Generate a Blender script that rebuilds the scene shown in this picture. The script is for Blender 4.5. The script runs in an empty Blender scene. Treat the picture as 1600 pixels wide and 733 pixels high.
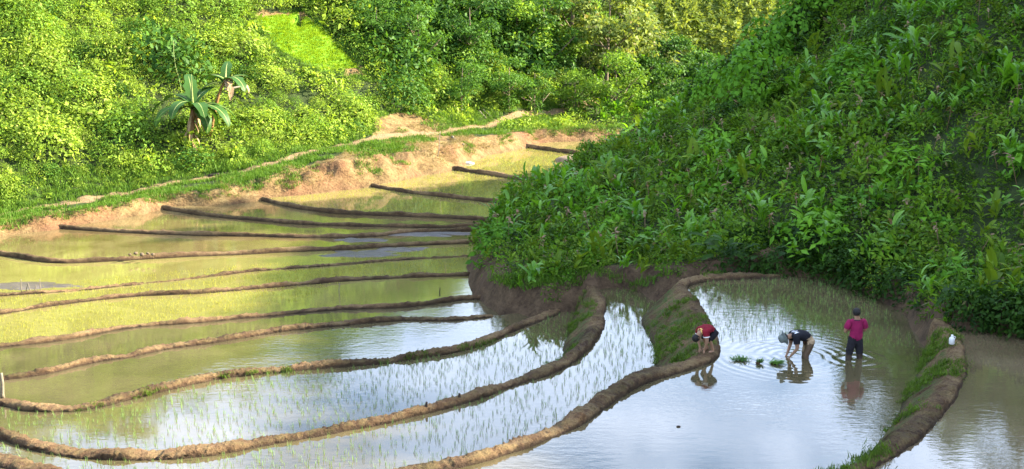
import bpy, bmesh, math, random
import numpy as np
from mathutils import Vector, Matrix, Euler
R = math.radians
random.seed(7)
rng = np.random.default_rng(11)
sc = bpy.context.scene
COL = sc.collection

# ------------------------------------------------------------------ camera
F, CX, CY, PITCH, CAMZ = 2000.0, 800.0, 366.5, R(12.0), 9.7
cam_d = bpy.data.cameras.new('camera'); cam = bpy.data.objects.new('camera', cam_d); COL.objects.link(cam)
cam_d.sensor_width = 36.0; cam_d.lens = 36.0 * F / 1600.0; cam_d.clip_start = 0.5; cam_d.clip_end = 3000
cam.location = (0, 0, CAMZ); cam.rotation_euler = (R(90) - PITCH, 0, 0)
sc.camera = cam
cp, sp = math.cos(PITCH), math.sin(PITCH)

def ray(px, py):
    u = (px - CX) / F; v = -(py - CY) / F
    return np.array([u, cp + v * sp, -sp + v * cp])
def at_z(px, py, z):
    d = ray(px, py); t = (z - CAMZ) / d[2]
    return np.array([d[0] * t, d[1] * t, z])
def at_y(px, py, y):
    d = ray(px, py); t = y / d[1]
    return np.array([d[0] * t, y, CAMZ + d[2] * t])
def project(P):
    P = np.asarray(P, float); q = P - np.array([0, 0, CAMZ])
    dep = q[..., 1] * cp - q[..., 2] * sp
    up = q[..., 1] * sp + q[..., 2] * cp
    return CX + F * q[..., 0] / dep, CY - F * up / dep, dep

# ------------------------------------------------------------------ numpy noise
def _hash(i, j, k):
    n = (i * 374761393 + j * 668265263 + k * 2147483647 * 3 + 1013904223) & 0xffffffff
    n = ((n ^ (n >> 13)) * 1274126177) & 0xffffffff
    n = ((n ^ (n >> 16)) * 2246822519) & 0xffffffff
    return ((n ^ (n >> 15)) & 0xffff) / 32767.5 - 1.0
def vnoise(x, y, z=0.0, s=0):
    x = np.asarray(x, float); y = np.asarray(y, float); z = np.asarray(z, float) + np.zeros_like(x) + s * 17.31
    xi, yi, zi = np.floor(x).astype(np.int64), np.floor(y).astype(np.int64), np.floor(z).astype(np.int64)
    fx, fy, fz = x - xi, y - yi, z - zi
    fx, fy, fz = [f * f * (3 - 2 * f) for f in (fx, fy, fz)]
    r = 0
    for a in (0, 1):
        for b in (0, 1):
            for c in (0, 1):
                w = (fx if a else 1 - fx) * (fy if b else 1 - fy) * (fz if c else 1 - fz)
                r = r + w * _hash(xi + a, yi + b, zi + c)
    return r
def fbm(x, y, z=0.0, octv=4, s=0):
    r, a, f = 0, 1.0, 1.0
    for o in range(octv):
        r = r + a * vnoise(np.asarray(x) * f, np.asarray(y) * f, np.asarray(z) * f, s + o)
        a *= 0.5; f *= 2.03
    return r

# ------------------------------------------------------------------ object helpers
def link(name, me, parent=None):
    o = bpy.data.objects.new(name, me); COL.objects.link(o)
    if parent is not None: o.parent = parent
    return o
def mesh_np(name, V, Fq, mats=(), smooth=False, mi=None):
    """V (n,3) floats, Fq list/array of faces (uniform size array or list of tuples)"""
    me = bpy.data.meshes.new(name)
    if isinstance(Fq, np.ndarray):
        k = Fq.shape[1]; n = len(Fq)
        me.vertices.add(len(V)); me.vertices.foreach_set('co', np.asarray(V, np.float32).ravel())
        me.loops.add(n * k); me.loops.foreach_set('vertex_index', Fq.astype(np.int32).ravel())
        me.polygons.add(n); me.polygons.foreach_set('loop_start', np.arange(0, n * k, k, dtype=np.int32))
        me.update(calc_edges=True)
    else:
        me.from_pydata([tuple(v) for v in V], [], [tuple(f) for f in Fq]); me.update()
    for m in mats: me.materials.append(m)
    if mi is not None: me.polygons.foreach_set('material_index', np.asarray(mi, np.int32))
    if smooth: me.polygons.foreach_set('use_smooth', np.ones(len(me.polygons), bool))
    return me
def tag(o, label=None, cat=None, group=None, kind=None):
    if label: o['label'] = label
    if cat: o['category'] = cat
    if group: o['group'] = group
    if kind: o['kind'] = kind
    return o
def empty(name, loc, rz=0.0):
    o = bpy.data.objects.new(name, None); COL.objects.link(o); o.location = loc; o.rotation_euler = (0, 0, rz)
    o.empty_display_size = 0.2
    return o
def copy_tree(o, parent=None):
    c = o.copy(); COL.objects.link(c)
    if parent is not None: c.parent = parent
    for ch in [x for x in o.children]: copy_tree(ch, c)
    return c

# ------------------------------------------------------------------ materials
def new_mat(name):
    m = bpy.data.materials.new(name); m.use_nodes = True
    nt = m.node_tree; nt.nodes.clear()
    out = nt.nodes.new('ShaderNodeOutputMaterial')
    return m, nt, out
def N(nt, t, **kw):
    n = nt.nodes.new(t)
    for k, v in kw.items():
        if k.startswith('i_'):
            key = k[2:].replace('_', ' ')
            n.inputs[key].default_value = v
        else: setattr(n, k, v)
    return n
def L(nt, a, b): nt.links.new(a, b)
def ramp(nt, fac, stops, interp='LINEAR'):
    r = nt.nodes.new('ShaderNodeValToRGB'); r.color_ramp.interpolation = interp
    el = r.color_ramp.elements
    while len(el) < len(stops): el.new(0.5)
    for e, (p, c) in zip(el, stops): e.position = p; e.color = (*c, 1) if len(c) == 3 else c
    L(nt, fac, r.inputs[0]); return r.outputs[0]
def noise(nt, scale, detail=4, rough=0.55, coord=None, dist=0.0):
    n = nt.nodes.new('ShaderNodeTexNoise'); n.inputs['Scale'].default_value = scale
    n.inputs['Detail'].default_value = detail; n.inputs['Roughness'].default_value = rough; n.inputs['Distortion'].default_value = dist
    if coord is not None: L(nt, coord, n.inputs['Vector'])
    return n.outputs['Fac']
def geo_pos(nt): return nt.nodes.new('ShaderNodeNewGeometry').outputs['Position']
def math_n(nt, op, a, b=None, c=None, clamp=False):
    n = nt.nodes.new('ShaderNodeMath'); n.operation = op; n.use_clamp = clamp
    for i, x in enumerate((a, b, c)):
        if x is None: continue
        if isinstance(x, (int, float)): n.inputs[i].default_value = x
        else: L(nt, x, n.inputs[i])
    return n.outputs[0]
def mixc(nt, f, a, b):
    n = nt.nodes.new('ShaderNodeMix'); n.data_type = 'RGBA'
    for s, x in ((n.inputs[0], f), (n.inputs[6], a), (n.inputs[7], b)):
        if isinstance(x, (int, float)): s.default_value = x
        elif isinstance(x, tuple): s.default_value = (*x, 1)
        else: L(nt, x, s)
    return n.outputs[2]
def principled(nt, out, color=None, rough=0.8, spec=0.3, normal=None, **kw):
    p = nt.nodes.new('ShaderNodeBsdfPrincipled')
    if color is not None:
        if isinstance(color, tuple): p.inputs['Base Color'].default_value = (*color, 1)
        else: L(nt, color, p.inputs['Base Color'])
    if isinstance(rough, (int, float)): p.inputs['Roughness'].default_value = rough
    else: L(nt, rough, p.inputs['Roughness'])
    p.inputs['Specular IOR Level'].default_value = spec
    if normal is not None: L(nt, normal, p.inputs['Normal'])
    if out is not None: L(nt, p.outputs[0], out.inputs['Surface'])
    return p
def bump(nt, h, strength=0.5, dist=0.05):
    b = nt.nodes.new('ShaderNodeBump'); b.inputs['Strength'].default_value = strength; b.inputs['Distance'].default_value = dist
    L(nt, h, b.inputs['Height']); return b.outputs[0]
def attr(nt, name):
    a = nt.nodes.new('ShaderNodeAttribute'); a.attribute_name = name; return a

def leaf_mat(name, dark, light, warm=None, trans=0.38, wscale=0.25, tint=(1.25, 1.15, 0.5), spec=0.1, rough=0.55):
    """leaf: colour varies leaf by leaf, plant by plant and over the slope; part of the light passes through"""
    m, nt, out = new_mat(name)
    g = nt.nodes.new('ShaderNodeNewGeometry'); oi = nt.nodes.new('ShaderNodeObjectInfo')
    a = math_n(nt, 'MULTIPLY', g.outputs['Random Per Island'], 0.5)
    b = math_n(nt, 'MULTIPLY', oi.outputs['Random'], 0.35)
    w = noise(nt, wscale, 3, 0.6, g.outputs['Position'])
    c = math_n(nt, 'MULTIPLY', math_n(nt, 'SUBTRACT', w, 0.3), 0.75)
    f = math_n(nt, 'ADD', math_n(nt, 'ADD', a, b), c, clamp=True)
    f = math_n(nt, 'SUBTRACT', f, 0.18, clamp=True)
    col = mixc(nt, f, dark, light)
    if warm is not None:
        w2 = math_n(nt, 'GREATER_THAN', g.outputs['Random Per Island'], 0.955)
        col = mixc(nt, w2, col, warm)
    p = principled(nt, None, col, rough, spec)
    t = nt.nodes.new('ShaderNodeBsdfTranslucent')
    mu = nt.nodes.new('ShaderNodeMix'); mu.data_type = 'RGBA'; mu.blend_type = 'MULTIPLY'; mu.inputs[0].default_value = 1
    L(nt, col, mu.inputs[6]); mu.inputs[7].default_value = (*tint, 1)
    L(nt, mu.outputs[2], t.inputs['Color'])
    ms = nt.nodes.new('ShaderNodeMixShader'); ms.inputs[0].default_value = trans
    L(nt, p.outputs[0], ms.inputs[1]); L(nt, t.outputs[0], ms.inputs[2]); L(nt, ms.outputs[0], out.inputs['Surface'])
    return m

def soil_mat(name, dark, mid, light, sc_=3.0, bs=0.8, bd=0.06, rough=0.9):
    m, nt, out = new_mat(name)
    P = geo_pos(nt)
    n1 = noise(nt, sc_, 5, 0.65, P); n2 = noise(nt, sc_ * 6, 4, 0.7, P); n0 = noise(nt, sc_ * 0.25, 2, 0.5, P)
    s = math_n(nt, 'ADD', math_n(nt, 'MULTIPLY', n1, 0.55), math_n(nt, 'MULTIPLY', n2, 0.3))
    s = math_n(nt, 'ADD', s, math_n(nt, 'MULTIPLY', n0, 0.3))
    col = ramp(nt, s, [(0.40, dark), (0.56, mid), (0.74, light)])
    h = math_n(nt, 'ADD', n1, math_n(nt, 'MULTIPLY', n2, 0.6))
    principled(nt, out, col, rough, 0.2, bump(nt, h, bs, bd))
    return m

def plain_mat(name, col, rough=0.7, spec=0.3, var=0.25, scale=20.0, bs=0.2):
    m, nt, out = new_mat(name)
    tc = nt.nodes.new('ShaderNodeTexCoord')
    n = noise(nt, scale, 4, 0.6, tc.outputs['Object'])
    lo = tuple(c * (1 - var) for c in col); hi = tuple(min(1, c * (1 + var)) for c in col)
    c = ramp(nt, n, [(0.3, lo), (0.7, hi)])
    principled(nt, out, c, rough, spec, bump(nt, n, bs, 0.05))
    return m

# ------------------------------------------------------------------ setting data (traced on the ground planes of the valley)
LV = dict(R=0.7, PP=0.0, N=-0.8, P2=-1.5, P3=-1.8, P4=-2.05, P5=-2.25, P6=-2.4, P7=-2.5, P8=-2.42, P9=-2.34, P10=-2.26, P11=-2.16, P12=-2.05, P13=-1.93, P14=-1.8)

toeL_px = [(-420, 480, -2.4), (-250, 430, -2.42), (-80, 388, -2.44), (0, 371, -2.42), (60, 362, -2.42), (120, 354, -2.39), (190, 342, -2.35), (272, 325, -2.31), (330, 322, -2.27), (380, 317, -2.26), (428, 311, -2.22),
           (500, 302, -2.16), (597, 289, -2.11), (660, 275, -2.05), (722, 262, -1.99), (760, 244, -1.93), (833, 228, -1.87), (880, 222, -1.81), (960, 217, -1.75)]
toeR_px = [(1030, 205, -1.5), (1005, 222, -1.6), (950, 246, -1.8), (890, 276, -1.95), (850, 300, -2.06), (812, 322, -2.16), (785, 345, -2.26), (770, 365, -2.38), (752, 390, -2.5), (736, 405, -2.45), (727, 428, -2.35), (733, 448, -2.3),
           (746, 466, -2.1), (775, 483, -1.95), (803, 489, -1.85), (850, 486, -1.5), (897, 487, -1.5), (925, 462, -0.9), (945, 450, -0.8), (990, 453, -0.8), (1016, 450, -0.5), (1062, 435, 0), (1082, 428, 0), (1180, 426, 0),
           (1260, 434, 0), (1330, 449, 0), (1390, 477, 0), (1428, 512, 0.05), (1468, 520, 0.5), (1500, 517, 0.7), (1540, 517, 0.7), (1600, 529, 0.7), (1720, 575, 0.7), (1830, 640, 0.7), (1950, 760, 0.7), (2000, 950, 0.7)]
toeL = np.array([at_z(*p) for p in toeL_px]); toeR = np.array([at_z(*p) for p in toeR_px])

# control points of the slopes: (px, py, distance)
ctl = []
def bankh(i, n): return 0.0
for i, p in enumerate(toeL):
    px = toeL_px[i][0]
    bh = float(np.interp(px, [-420, 0, 250, 330, 520, 640, 720, 800, 900, 960], [0.8, 0.8, 0.85, 0.75, 1.4, 1.5, 1.2, 1.1, 0.8, 0.7]))
    ctl.append((p[0], p[1], p[2] + bh))
bhR = np.interp([p[0] for p in toeR_px], [720, 900, 950, 1060, 1300, 1440, 1600, 2000], [1.0, .8, .7, .35, .55, .7, 0.9, 1.0])
for i, p in enumerate(toeR):
    if toeR_px[i][0] == 1030 or 1: ctl.append((p[0], p[1], p[2] + bhR[i] * (0.5 if i < 9 else 1)))
for (px, py, y) in [
    # left slope: behind the bank and the path, then up
    (0, 338, 61.5), (-80, 352, 59), (140, 312, 64.5), (230, 295, 66), (330, 277, 67.5), (400, 262, 68.5), (520, 232, 73), (600, 216, 76.5), (690, 210, 80), (770, 195, 85), (840, 180, 90), (930, 165, 96),
    (0, 250, 65.5), (150, 230, 68.5), (300, 220, 71), (450, 190, 75.5), (600, 150, 81.5), (740, 150, 87.5), (850, 140, 95), (950, 130, 102),
    (0, 120, 71), (160, 110, 74), (300, 110, 77), (450, 100, 80), (600, 80, 86), (750, 70, 93), (870, 70, 101), (960, 70, 110),
    (0, 0, 77), (150, 0, 80), (300, 0, 83), (450, 0, 87), (600, 0, 92), (750, 0, 99), (880, 0, 108), (980, 0, 119),
    (-200, 0, 73), (-200, 200, 63), (-420, 0, 66), (-420, 250, 55),
    # floor of the valley behind the spur, then the far hill
    (1010, 175, 96), (1010, 140, 106), (1050, 125, 112), (1120, 110, 118), (1000, 110, 112), (1060, 60, 128), (1150, 60, 130), (1050, 0, 145), (1150, 0, 147), (1250, 0, 148), (1350, 0, 148),
    # right spur
    (800, 332, 50), (850, 307, 53.5), (930, 288, 57), (1000, 250, 61), (1050, 212, 63.5), (1100, 160, 67), (1170, 88, 69.5), (1250, 42, 71),
    (800, 390, 46), (900, 380, 45.5), (900, 336, 50), (1000, 380, 44.5), (1000, 318, 49.5), (1000, 280, 54.5), (1100, 370, 43), (1100, 280, 49), (1100, 200, 56), (1200, 370, 41.5), (1200, 250, 48.5), (1200, 145, 58),
    (1320, 380, 39.5), (1320, 250, 46), (1320, 120, 55), (1320, 30, 64), (1450, 400, 37.5), (1450, 250, 43), (1450, 120, 50), (1450, 10, 57), (1600, 420, 35), (1600, 280, 39.5), (1600, 140, 44.5), (1600, 10, 50),
    (1750, 420, 32.5), (1750, 200, 39), (1750, 10, 46)]:
    ctl.append(tuple(at_y(px, py, y)))
ctl += [(-52, 95, 27), (-35, 112, 26), (-10, 128, 17), (12, 150, 15), (-60, 60, 13), (-75, 130, 22), (-20, 170, 14), (40, 190, 16), (70, 170, 18), (25, 215, 16), (-60, 200, 18),
        (13, 78, -0.6), (19, 86, 0.0), (26, 94, 0.6), (38, 100, 2.0), (15, 95, -0.6), (22, 110, 0.5), (32, 84, 1.5), (48, 96, 3.5), (60, 108, 6),
        (18.5, 65, 12.0), (23, 66, 15.0), (28, 64, 16.0), (20.5, 53, 9.0), (26, 56, 11.0), (30, 52, 15.0), (28, 40, 11.5), (36, 70, 17.0), (30, 30, 11.0), (44, 56, 24), (44, 36, 21), (44, 20, 18), (55, 80, 24), (26, 20, 8), (40, 8, 15), (70, 60, 32), (70, 30, 34), (75, 115, 9),
        (-45, 30, 8), (-60, 15, 14), (-40, 10, 4)]
ctl = np.array(ctl)
def tps_fit(P, z, reg=0.15):
    n = len(P); S = 30.0
    p = P / S
    d = np.linalg.norm(p[:, None] - p[None], axis=2)
    K = np.where(d > 0, d * d * np.log(d + 1e-12), 0) + reg * 0.01 * np.eye(n)
    A = np.zeros((n + 3, n + 3)); A[:n, :n] = K; A[:n, n] = 1; A[:n, n + 1:] = p; A[n, :n] = 1; A[n + 1:, :n] = p.T
    w = np.linalg.solve(A, np.concatenate([z, np.zeros(3)]))
    def ev(x, y):
        q = np.stack([x, y], -1) / S
        out = np.empty(len(q))
        for a in range(0, len(q), 20000):
            dd = np.linalg.norm(q[a:a + 20000, None] - p[None], axis=2)
            out[a:a + 20000] = np.where(dd > 0, dd * dd * np.log(dd + 1e-12), 0) @ w[:n] + w[n] + q[a:a + 20000] @ w[n + 1:]
        return out
    return ev
tps = tps_fit(ctl[:, :2], ctl[:, 2])

def poly_dist(x, y, pl):
    """distance to a polyline (k,3), the level at the nearest point"""
    best = np.full(len(x), 1e9); lev = np.zeros(len(x))
    for a, b in zip(pl[:-1], pl[1:]):
        ab = b[:2] - a[:2]; t = np.clip(((x - a[0]) * ab[0] + (y - a[1]) * ab[1]) / (ab @ ab + 1e-9), 0, 1)
        d = np.hypot(x - a[0] - t * ab[0], y - a[1] - t * ab[1])
        m = d < best; best[m] = d[m]; lev[m] = (a[2] + t * (b[2] - a[2]))[m]
    return best, lev
def in_poly(x, y, pg):
    c = np.zeros(len(x), bool); n = len(pg)
    for i in range(n):
        x0, y0 = pg[i][:2]; x1, y1 = pg[(i + 1) % n][:2]
        if y0 == y1: continue
        m = ((y0 > y) != (y1 > y)) & (x < (x1 - x0) * (y - y0) / (y1 - y0) + x0); c ^= m
    return c
def smooth_pl(P, step, closed=False):
    """Catmull-Rom through points (n,k), resampled every step metres (on xy)"""
    P = np.asarray(P, float); n = len(P); out = []
    for i in range(n - 1):
        p0 = P[max(i - 1, 0)]; p1 = P[i]; p2 = P[i + 1]; p3 = P[min(i + 2, n - 1)]
        k = max(2, int(np.linalg.norm((p2 - p1)[:2]) / step))
        for t in np.linspace(0, 1, k, endpoint=False):
            out.append(0.5 * ((2 * p1) + (-p0 + p2) * t + (2 * p0 - 5 * p1 + 4 * p2 - p3) * t * t + (-p0 + 3 * p1 - 3 * p2 + p3) * t ** 3))
    out.append(P[-1]); return np.array(out)

tL = smooth_pl(toeL, 0.6); tR = smooth_pl(toeR, 0.5)
# ragged water edge
for T, sd in ((tL, 3), (tR, 5)):
    T[:, 0] += 0.18 * fbm(T[:, 0] * 0.9, T[:, 1] * 0.9, 0, 3, sd); T[:, 1] += 0.18 * fbm(T[:, 0] * 0.9, T[:, 1] * 0.9, 5, 3, sd + 9)
valley = np.concatenate([np.array([[-40, 6, 0]]), tL, tR, np.array([[30, 6, 0]])])

path_px = [(-120, 358), (0, 335), (140, 312), (230, 295), (330, 277), (400, 262), (520, 232), (600, 216), (690, 209), (770, 195), (850, 178), (930, 160)]
NX, NY = 470, 620
gx = np.linspace(-75, 66, NX); gy = np.linspace(6, 60, int(NY * .55)); gy = np.concatenate([gy, np.linspace(60, 230, NY - len(gy) + 1)[1:]])
# tighter rows where the banks stand
gy = np.concatenate([np.arange(6, 20, 0.6), np.arange(20, 84, 0.22), np.arange(84, 120, 0.6), np.arange(120, 232, 1.6)])
gx = np.concatenate([np.arange(-90, -36, 1.2), np.arange(-36, 30, 0.25), np.arange(30, 80, 1.2)])
NX, NY = len(gx), len(gy)
GX, GY = np.meshgrid(gx, gy); fx, fy = GX.ravel(), GY.ravel()
S = tps(fx, fy)
dl, ll = poly_dist(fx, fy, tL); dr, lr = poly_dist(fx, fy, tR)
D = np.minimum(dl, dr); LEV = np.where(dl < dr, ll, lr)
inside = in_poly(fx, fy, valley)
left_side = dl < dr
nz = fbm(fx * 0.35, fy * 0.35, 0, 4, 2)
steep = np.where(left_side, 1.1 + 0.35 * nz, 2.0 + 0.5 * nz)
ero = 0.10 * np.abs(fbm(fx * 1.5, fy * 1.5, 0, 3, 8)) - 0.05
rough_ = np.where(left_side, 0.18, 0.20) * nz + ero * np.where(left_side, 1.8, 1)
BH_ = np.interp(fx, [-60, -2, 3, 60], [9, 0.5, 0.6, 0.8]); BH_ = np.where(left_side, 9, BH_)
Sm = np.minimum(S - LEV, BH_ + 0.8 * D)
up_ = np.minimum(np.maximum(Sm, 0.12) + rough_ * np.minimum(D / 2.0, 1), D * (steep + 0.5 * fbm(fx * 1.2, fy * 1.2, 0, 3, 12)) + 0.02)
Z = np.where(inside, LEV - 0.05 - np.minimum(D * 1.2, 2.0) - np.clip((D - 1.2) * 2, 0, 1), LEV + up_)
Zg = Z.reshape(NY, NX)
def tz(x, y):
    x = np.atleast_1d(np.asarray(x, float)); y = np.atleast_1d(np.asarray(y, float))
    i = np.clip(np.searchsorted(gx, x) - 1, 0, NX - 2); j = np.clip(np.searchsorted(gy, y) - 1, 0, NY - 2)
    a = np.clip((x - gx[i]) / (gx[i + 1] - gx[i]), 0, 1); b = np.clip((y - gy[j]) / (gy[j + 1] - gy[j]), 0, 1)
    return (Zg[j, i] * (1 - a) + Zg[j, i + 1] * a) * (1 - b) + (Zg[j + 1, i] * (1 - a) + Zg[j + 1, i + 1] * a) * b
def hit(px, py):
    d = ray(px, py); t = np.arange(20, 230, 0.15)
    P = np.array([0, 0, CAMZ]) + t[:, None] * d
    b = P[:, 2] < tz(P[:, 0], P[:, 1])
    if not b.any(): return None
    return P[np.argmax(b)]
def seen(x, y, z, margin=30):
    """which of these points lie in the frame with open ground between them and the camera"""
    P = np.stack([x, y, z], -1); px, py, dep = project(P)
    ok = (px > -margin) & (px < 1600 + margin) & (py > -margin) & (py < 733 + margin)
    for k in np.nonzero(ok)[0]:
        t = np.linspace(0.45, 0.99, 90)
        q = np.array([0, 0, CAMZ]) + t[:, None] * (P[k] - np.array([0, 0, CAMZ]))
        if (tz(q[:, 0], q[:, 1]) > q[:, 2] + 0.1).any(): ok[k] = False
    return ok

path_w = []
for p in path_px:
    h = hit(*p)
    path_w.append(h if h is not None else at_y(p[0], p[1], 60))
path_w = smooth_pl(np.array(path_w), 0.5)
dpath, _ = poly_dist(fx, fy, path_w)

# ------------------------------------------------------------------ shared materials
M = {}
M['bund'] = None
def bund_mat():
    m, nt, out = new_mat('bund_soil')
    P = geo_pos(nt)
    n1 = noise(nt, 4.0, 5, 0.65, P); n2 = noise(nt, 26, 4, 0.7, P); n0 = noise(nt, 0.5, 2, 0.5, P)
    s = math_n(nt, 'ADD', math_n(nt, 'MULTIPLY', n1, 0.5), math_n(nt, 'MULTIPLY', n2, 0.4))
    s = math_n(nt, 'ADD', s, math_n(nt, 'MULTIPLY', math_n(nt, 'SUBTRACT', n0, 0.25), 0.5))
    dry = ramp(nt, s, [(0.43, (0.036, 0.020, 0.010)), (0.57, (0.105, 0.061, 0.030)), (0.72, (0.25, 0.155, 0.078))])
    wet = attr(nt, 'wet').outputs['Fac']
    col = mixc(nt, wet, dry, (0.035, 0.021, 0.013))
    g = attr(nt, 'grassy').outputs['Fac']
    gn = math_n(nt, 'MULTIPLY', g, ramp_f(nt, n1, 0.42, 0.58))
    col = mixc(nt, gn, col, (0.05, 0.075, 0.016))
    h = math_n(nt, 'ADD', n1, math_n(nt, 'MULTIPLY', n2, 0.7))
    principled(nt, out, col, 0.9, 0.2, bump(nt, h, 1.0, 0.07))
    return m
def ramp_f(nt, f, a, b):
    n = nt.nodes.new('ShaderNodeMapRange'); n.clamp = True
    n.inputs['From Min'].default_value = a; n.inputs['From Max'].default_value = b
    L(nt, f, n.inputs['Value']); return n.outputs[0]
M['bund'] = bund_mat()

def terrain_mat():
    m, nt, out = new_mat('hillside')
    P = geo_pos(nt)
    n1 = noise(nt, 1.6, 5, 0.65, P); n2 = noise(nt, 9, 4, 0.7, P); n0 = noise(nt, 0.3, 3, 0.6, P)
    s = math_n(nt, 'ADD', math_n(nt, 'MULTIPLY', n1, 0.55), math_n(nt, 'MULTIPLY', n2, 0.45))
    green = ramp(nt, s, [(0.38, (0.016, 0.022, 0.007)), (0.6, (0.036, 0.055, 0.014))])
    soil = ramp(nt, s, [(0.36, (0.06, 0.036, 0.015)), (0.5, (0.155, 0.102, 0.041)), (0.66, (0.26, 0.19, 0.083))])
    red = ramp(nt, n2, [(0.3, (0.11, 0.05, 0.025)), (0.7, (0.24, 0.11, 0.055))])
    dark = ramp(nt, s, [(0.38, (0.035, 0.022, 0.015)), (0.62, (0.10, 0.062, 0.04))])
    col = mixc(nt, math_n(nt, 'MULTIPLY', attr(nt, 'redden').outputs['Fac'], ramp_f(nt, n0, 0.45, 0.7)), soil, red)
    col = mixc(nt, attr(nt, 'dark_soil').outputs['Fac'], col, dark)
    so = math_n(nt, 'ADD', attr(nt, 'soil').outputs['Fac'], math_n(nt, 'MULTIPLY', math_n(nt, 'SUBTRACT', n1, 0.5), 1.2))
    col = mixc(nt, ramp_f(nt, so, 0.4, 0.6), green, col)
    pa = math_n(nt, 'ADD', attr(nt, 'path').outputs['Fac'], math_n(nt, 'MULTIPLY', math_n(nt, 'SUBTRACT', n1, 0.5), 0.8))
    col = mixc(nt, ramp_f(nt, pa, 0.4, 0.6), col, ramp(nt, n2, [(0.3, (0.15, 0.10, 0.05)), (0.7, (0.24, 0.165, 0.085))]))
    be = attr(nt, 'bed').outputs['Fac']
    col = mixc(nt, ramp_f(nt, be, 0.4, 0.6), col, ramp(nt, n1, [(0.3, (0.10, 0.22, 0.012)), (0.7, (0.14, 0.28, 0.015))]))
    h = math_n(nt, 'ADD', n1, math_n(nt, 'MULTIPLY', n2, 0.5))
    principled(nt, out, col, 0.92, 0.15, bump(nt, h, 1.0, 0.12))
    return m

def water_mat(name, mud_a, mud_b, ripple=0.03, rings=(), ior=2.0, rip_scale=3.0):
    m, nt, out = new_mat(name)
    P = geo_pos(nt)
    n = noise(nt, 0.45, 4, 0.6, P, 0.6)
    col = ramp(nt, n, [(0.35, mud_a), (0.65, mud_b)])
    mp = nt.nodes.new('ShaderNodeMapping'); mp.inputs['Scale'].default_value = (1.0, 2.2, 1.0); L(nt, P, mp.inputs['Vector'])
    w1 = noise(nt, rip_scale, 3, 0.55, mp.outputs[0]); w2 = noise(nt, rip_scale * 3.4, 2, 0.5, mp.outputs[0])
    patch = ramp_f(nt, noise(nt, 0.16, 2, 0.5, P), 0.45, 0.66)
    h = math_n(nt, 'ADD', math_n(nt, 'MULTIPLY', w1, 1.0), math_n(nt, 'MULTIPLY', w2, 0.35))
    h = math_n(nt, 'MULTIPLY', h, math_n(nt, 'ADD', 0.18, math_n(nt, 'MULTIPLY', patch, 1.0)))
    h = math_n(nt, 'MULTIPLY', h, ripple)
    for (cx, cy, wl, rad, amp) in rings:
        v = nt.nodes.new('ShaderNodeVectorMath'); v.operation = 'DISTANCE'; L(nt, P, v.inputs[0]); v.inputs[1].default_value = (cx, cy, 0)
        d = math_n(nt, 'ADD', v.outputs['Value'], math_n(nt, 'MULTIPLY', noise(nt, 0.9, 2, 0.5, P), wl * 0.8))
        r = math_n(nt, 'SINE', math_n(nt, 'MULTIPLY', d, 2 * math.pi / wl))
        fall = math_n(nt, 'SUBTRACT', 1.0, math_n(nt, 'DIVIDE', v.outputs['Value'], rad), clamp=True)
        fall = math_n(nt, 'MULTIPLY', fall, ramp_f(nt, noise(nt, 0.7, 2, 0.5, P), 0.3, 0.6))
        h = math_n(nt, 'ADD', h, math_n(nt, 'MULTIPLY', math_n(nt, 'MULTIPLY', r, fall), amp))
    b = nt.nodes.new('ShaderNodeBump'); b.inputs['Strength'].default_value = 1.0; b.inputs['Distance'].default_value = 1.0
    L(nt, h, b.inputs['Height'])
    p = principled(nt, out, col, 0.0, 0.5, b.outputs[0]); p.inputs['IOR'].default_value = ior
    # settled mud below the surface is lit through it, the surface itself mirrors
    return m

# ------------------------------------------------------------------ terrain object
def add_attr(me, name, vals):
    a = me.attributes.new(name, 'FLOAT', 'POINT'); a.data.foreach_set('value', np.asarray(vals, np.float32))
idx = np.arange(NX * NY).reshape(NY, NX)
Q = np.stack([idx[:-1, :-1], idx[:-1, 1:], idx[1:, 1:], idx[1:, :-1]], -1).reshape(-1, 4)
me = mesh_np('terrain', np.stack([fx, fy, Z], -1), Q, smooth=True)
ppx, ppy, pdep = project(np.stack([fx, fy, np.maximum(Z, LEV)], -1))
bare_w = np.interp(ppx, [0, 250, 330, 420, 480, 600, 690, 730, 800, 870, 920, 1000], [0.7, 0.7, 0.6, 1.0, 2.2, 4.2, 3.8, 1.6, 1.1, 1.5, 0.8, 0.5])
def world_poly(pts): return np.array([hit(*p) for p in pts])
bed_poly = world_poly([(400, 30), (470, 26), (562, 108), (500, 112), (436, 78)])
bedrim_poly = world_poly([(396, 22), (474, 18), (500, 42), (440, 50), (404, 40)])
scar_poly = world_poly([(583, 216), (588, 184), (622, 176), (668, 184), (700, 208)])
scar2_poly = world_poly([(540, 118), (535, 98), (565, 104), (572, 122)])
in_bed = in_poly(fx, fy, bed_poly); in_scar = in_poly(fx, fy, scar_poly) | in_poly(fx, fy, bedrim_poly) | in_poly(fx, fy, scar2_poly)
bank_soil = np.clip(1.5 - D / bare_w, 0, 1) * left_side
bank_soil_r = np.clip(1.9 - D / 0.75, 0, 1) * (~left_side)
soil = np.maximum(np.maximum(bank_soil, bank_soil_r), in_scar * 1.0)
add_attr(me, 'soil', soil); add_attr(me, 'bed', in_bed * 1.0)
add_attr(me, 'path', np.clip(1.15 - dpath / 0.42, 0, 1))
add_attr(me, 'dark_soil', np.where(left_side, np.clip(1 - D / 0.25, 0, 1) * 0.4, 0.85))  # darker soil close to the left waterline and across the right side
add_attr(me, 'redden', np.where(left_side, np.clip(1.6 - D / 1.2, 0, 1), 0.5))
me.materials.append(terrain_mat())
tag(link('terrain', me), kind='structure')
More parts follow.
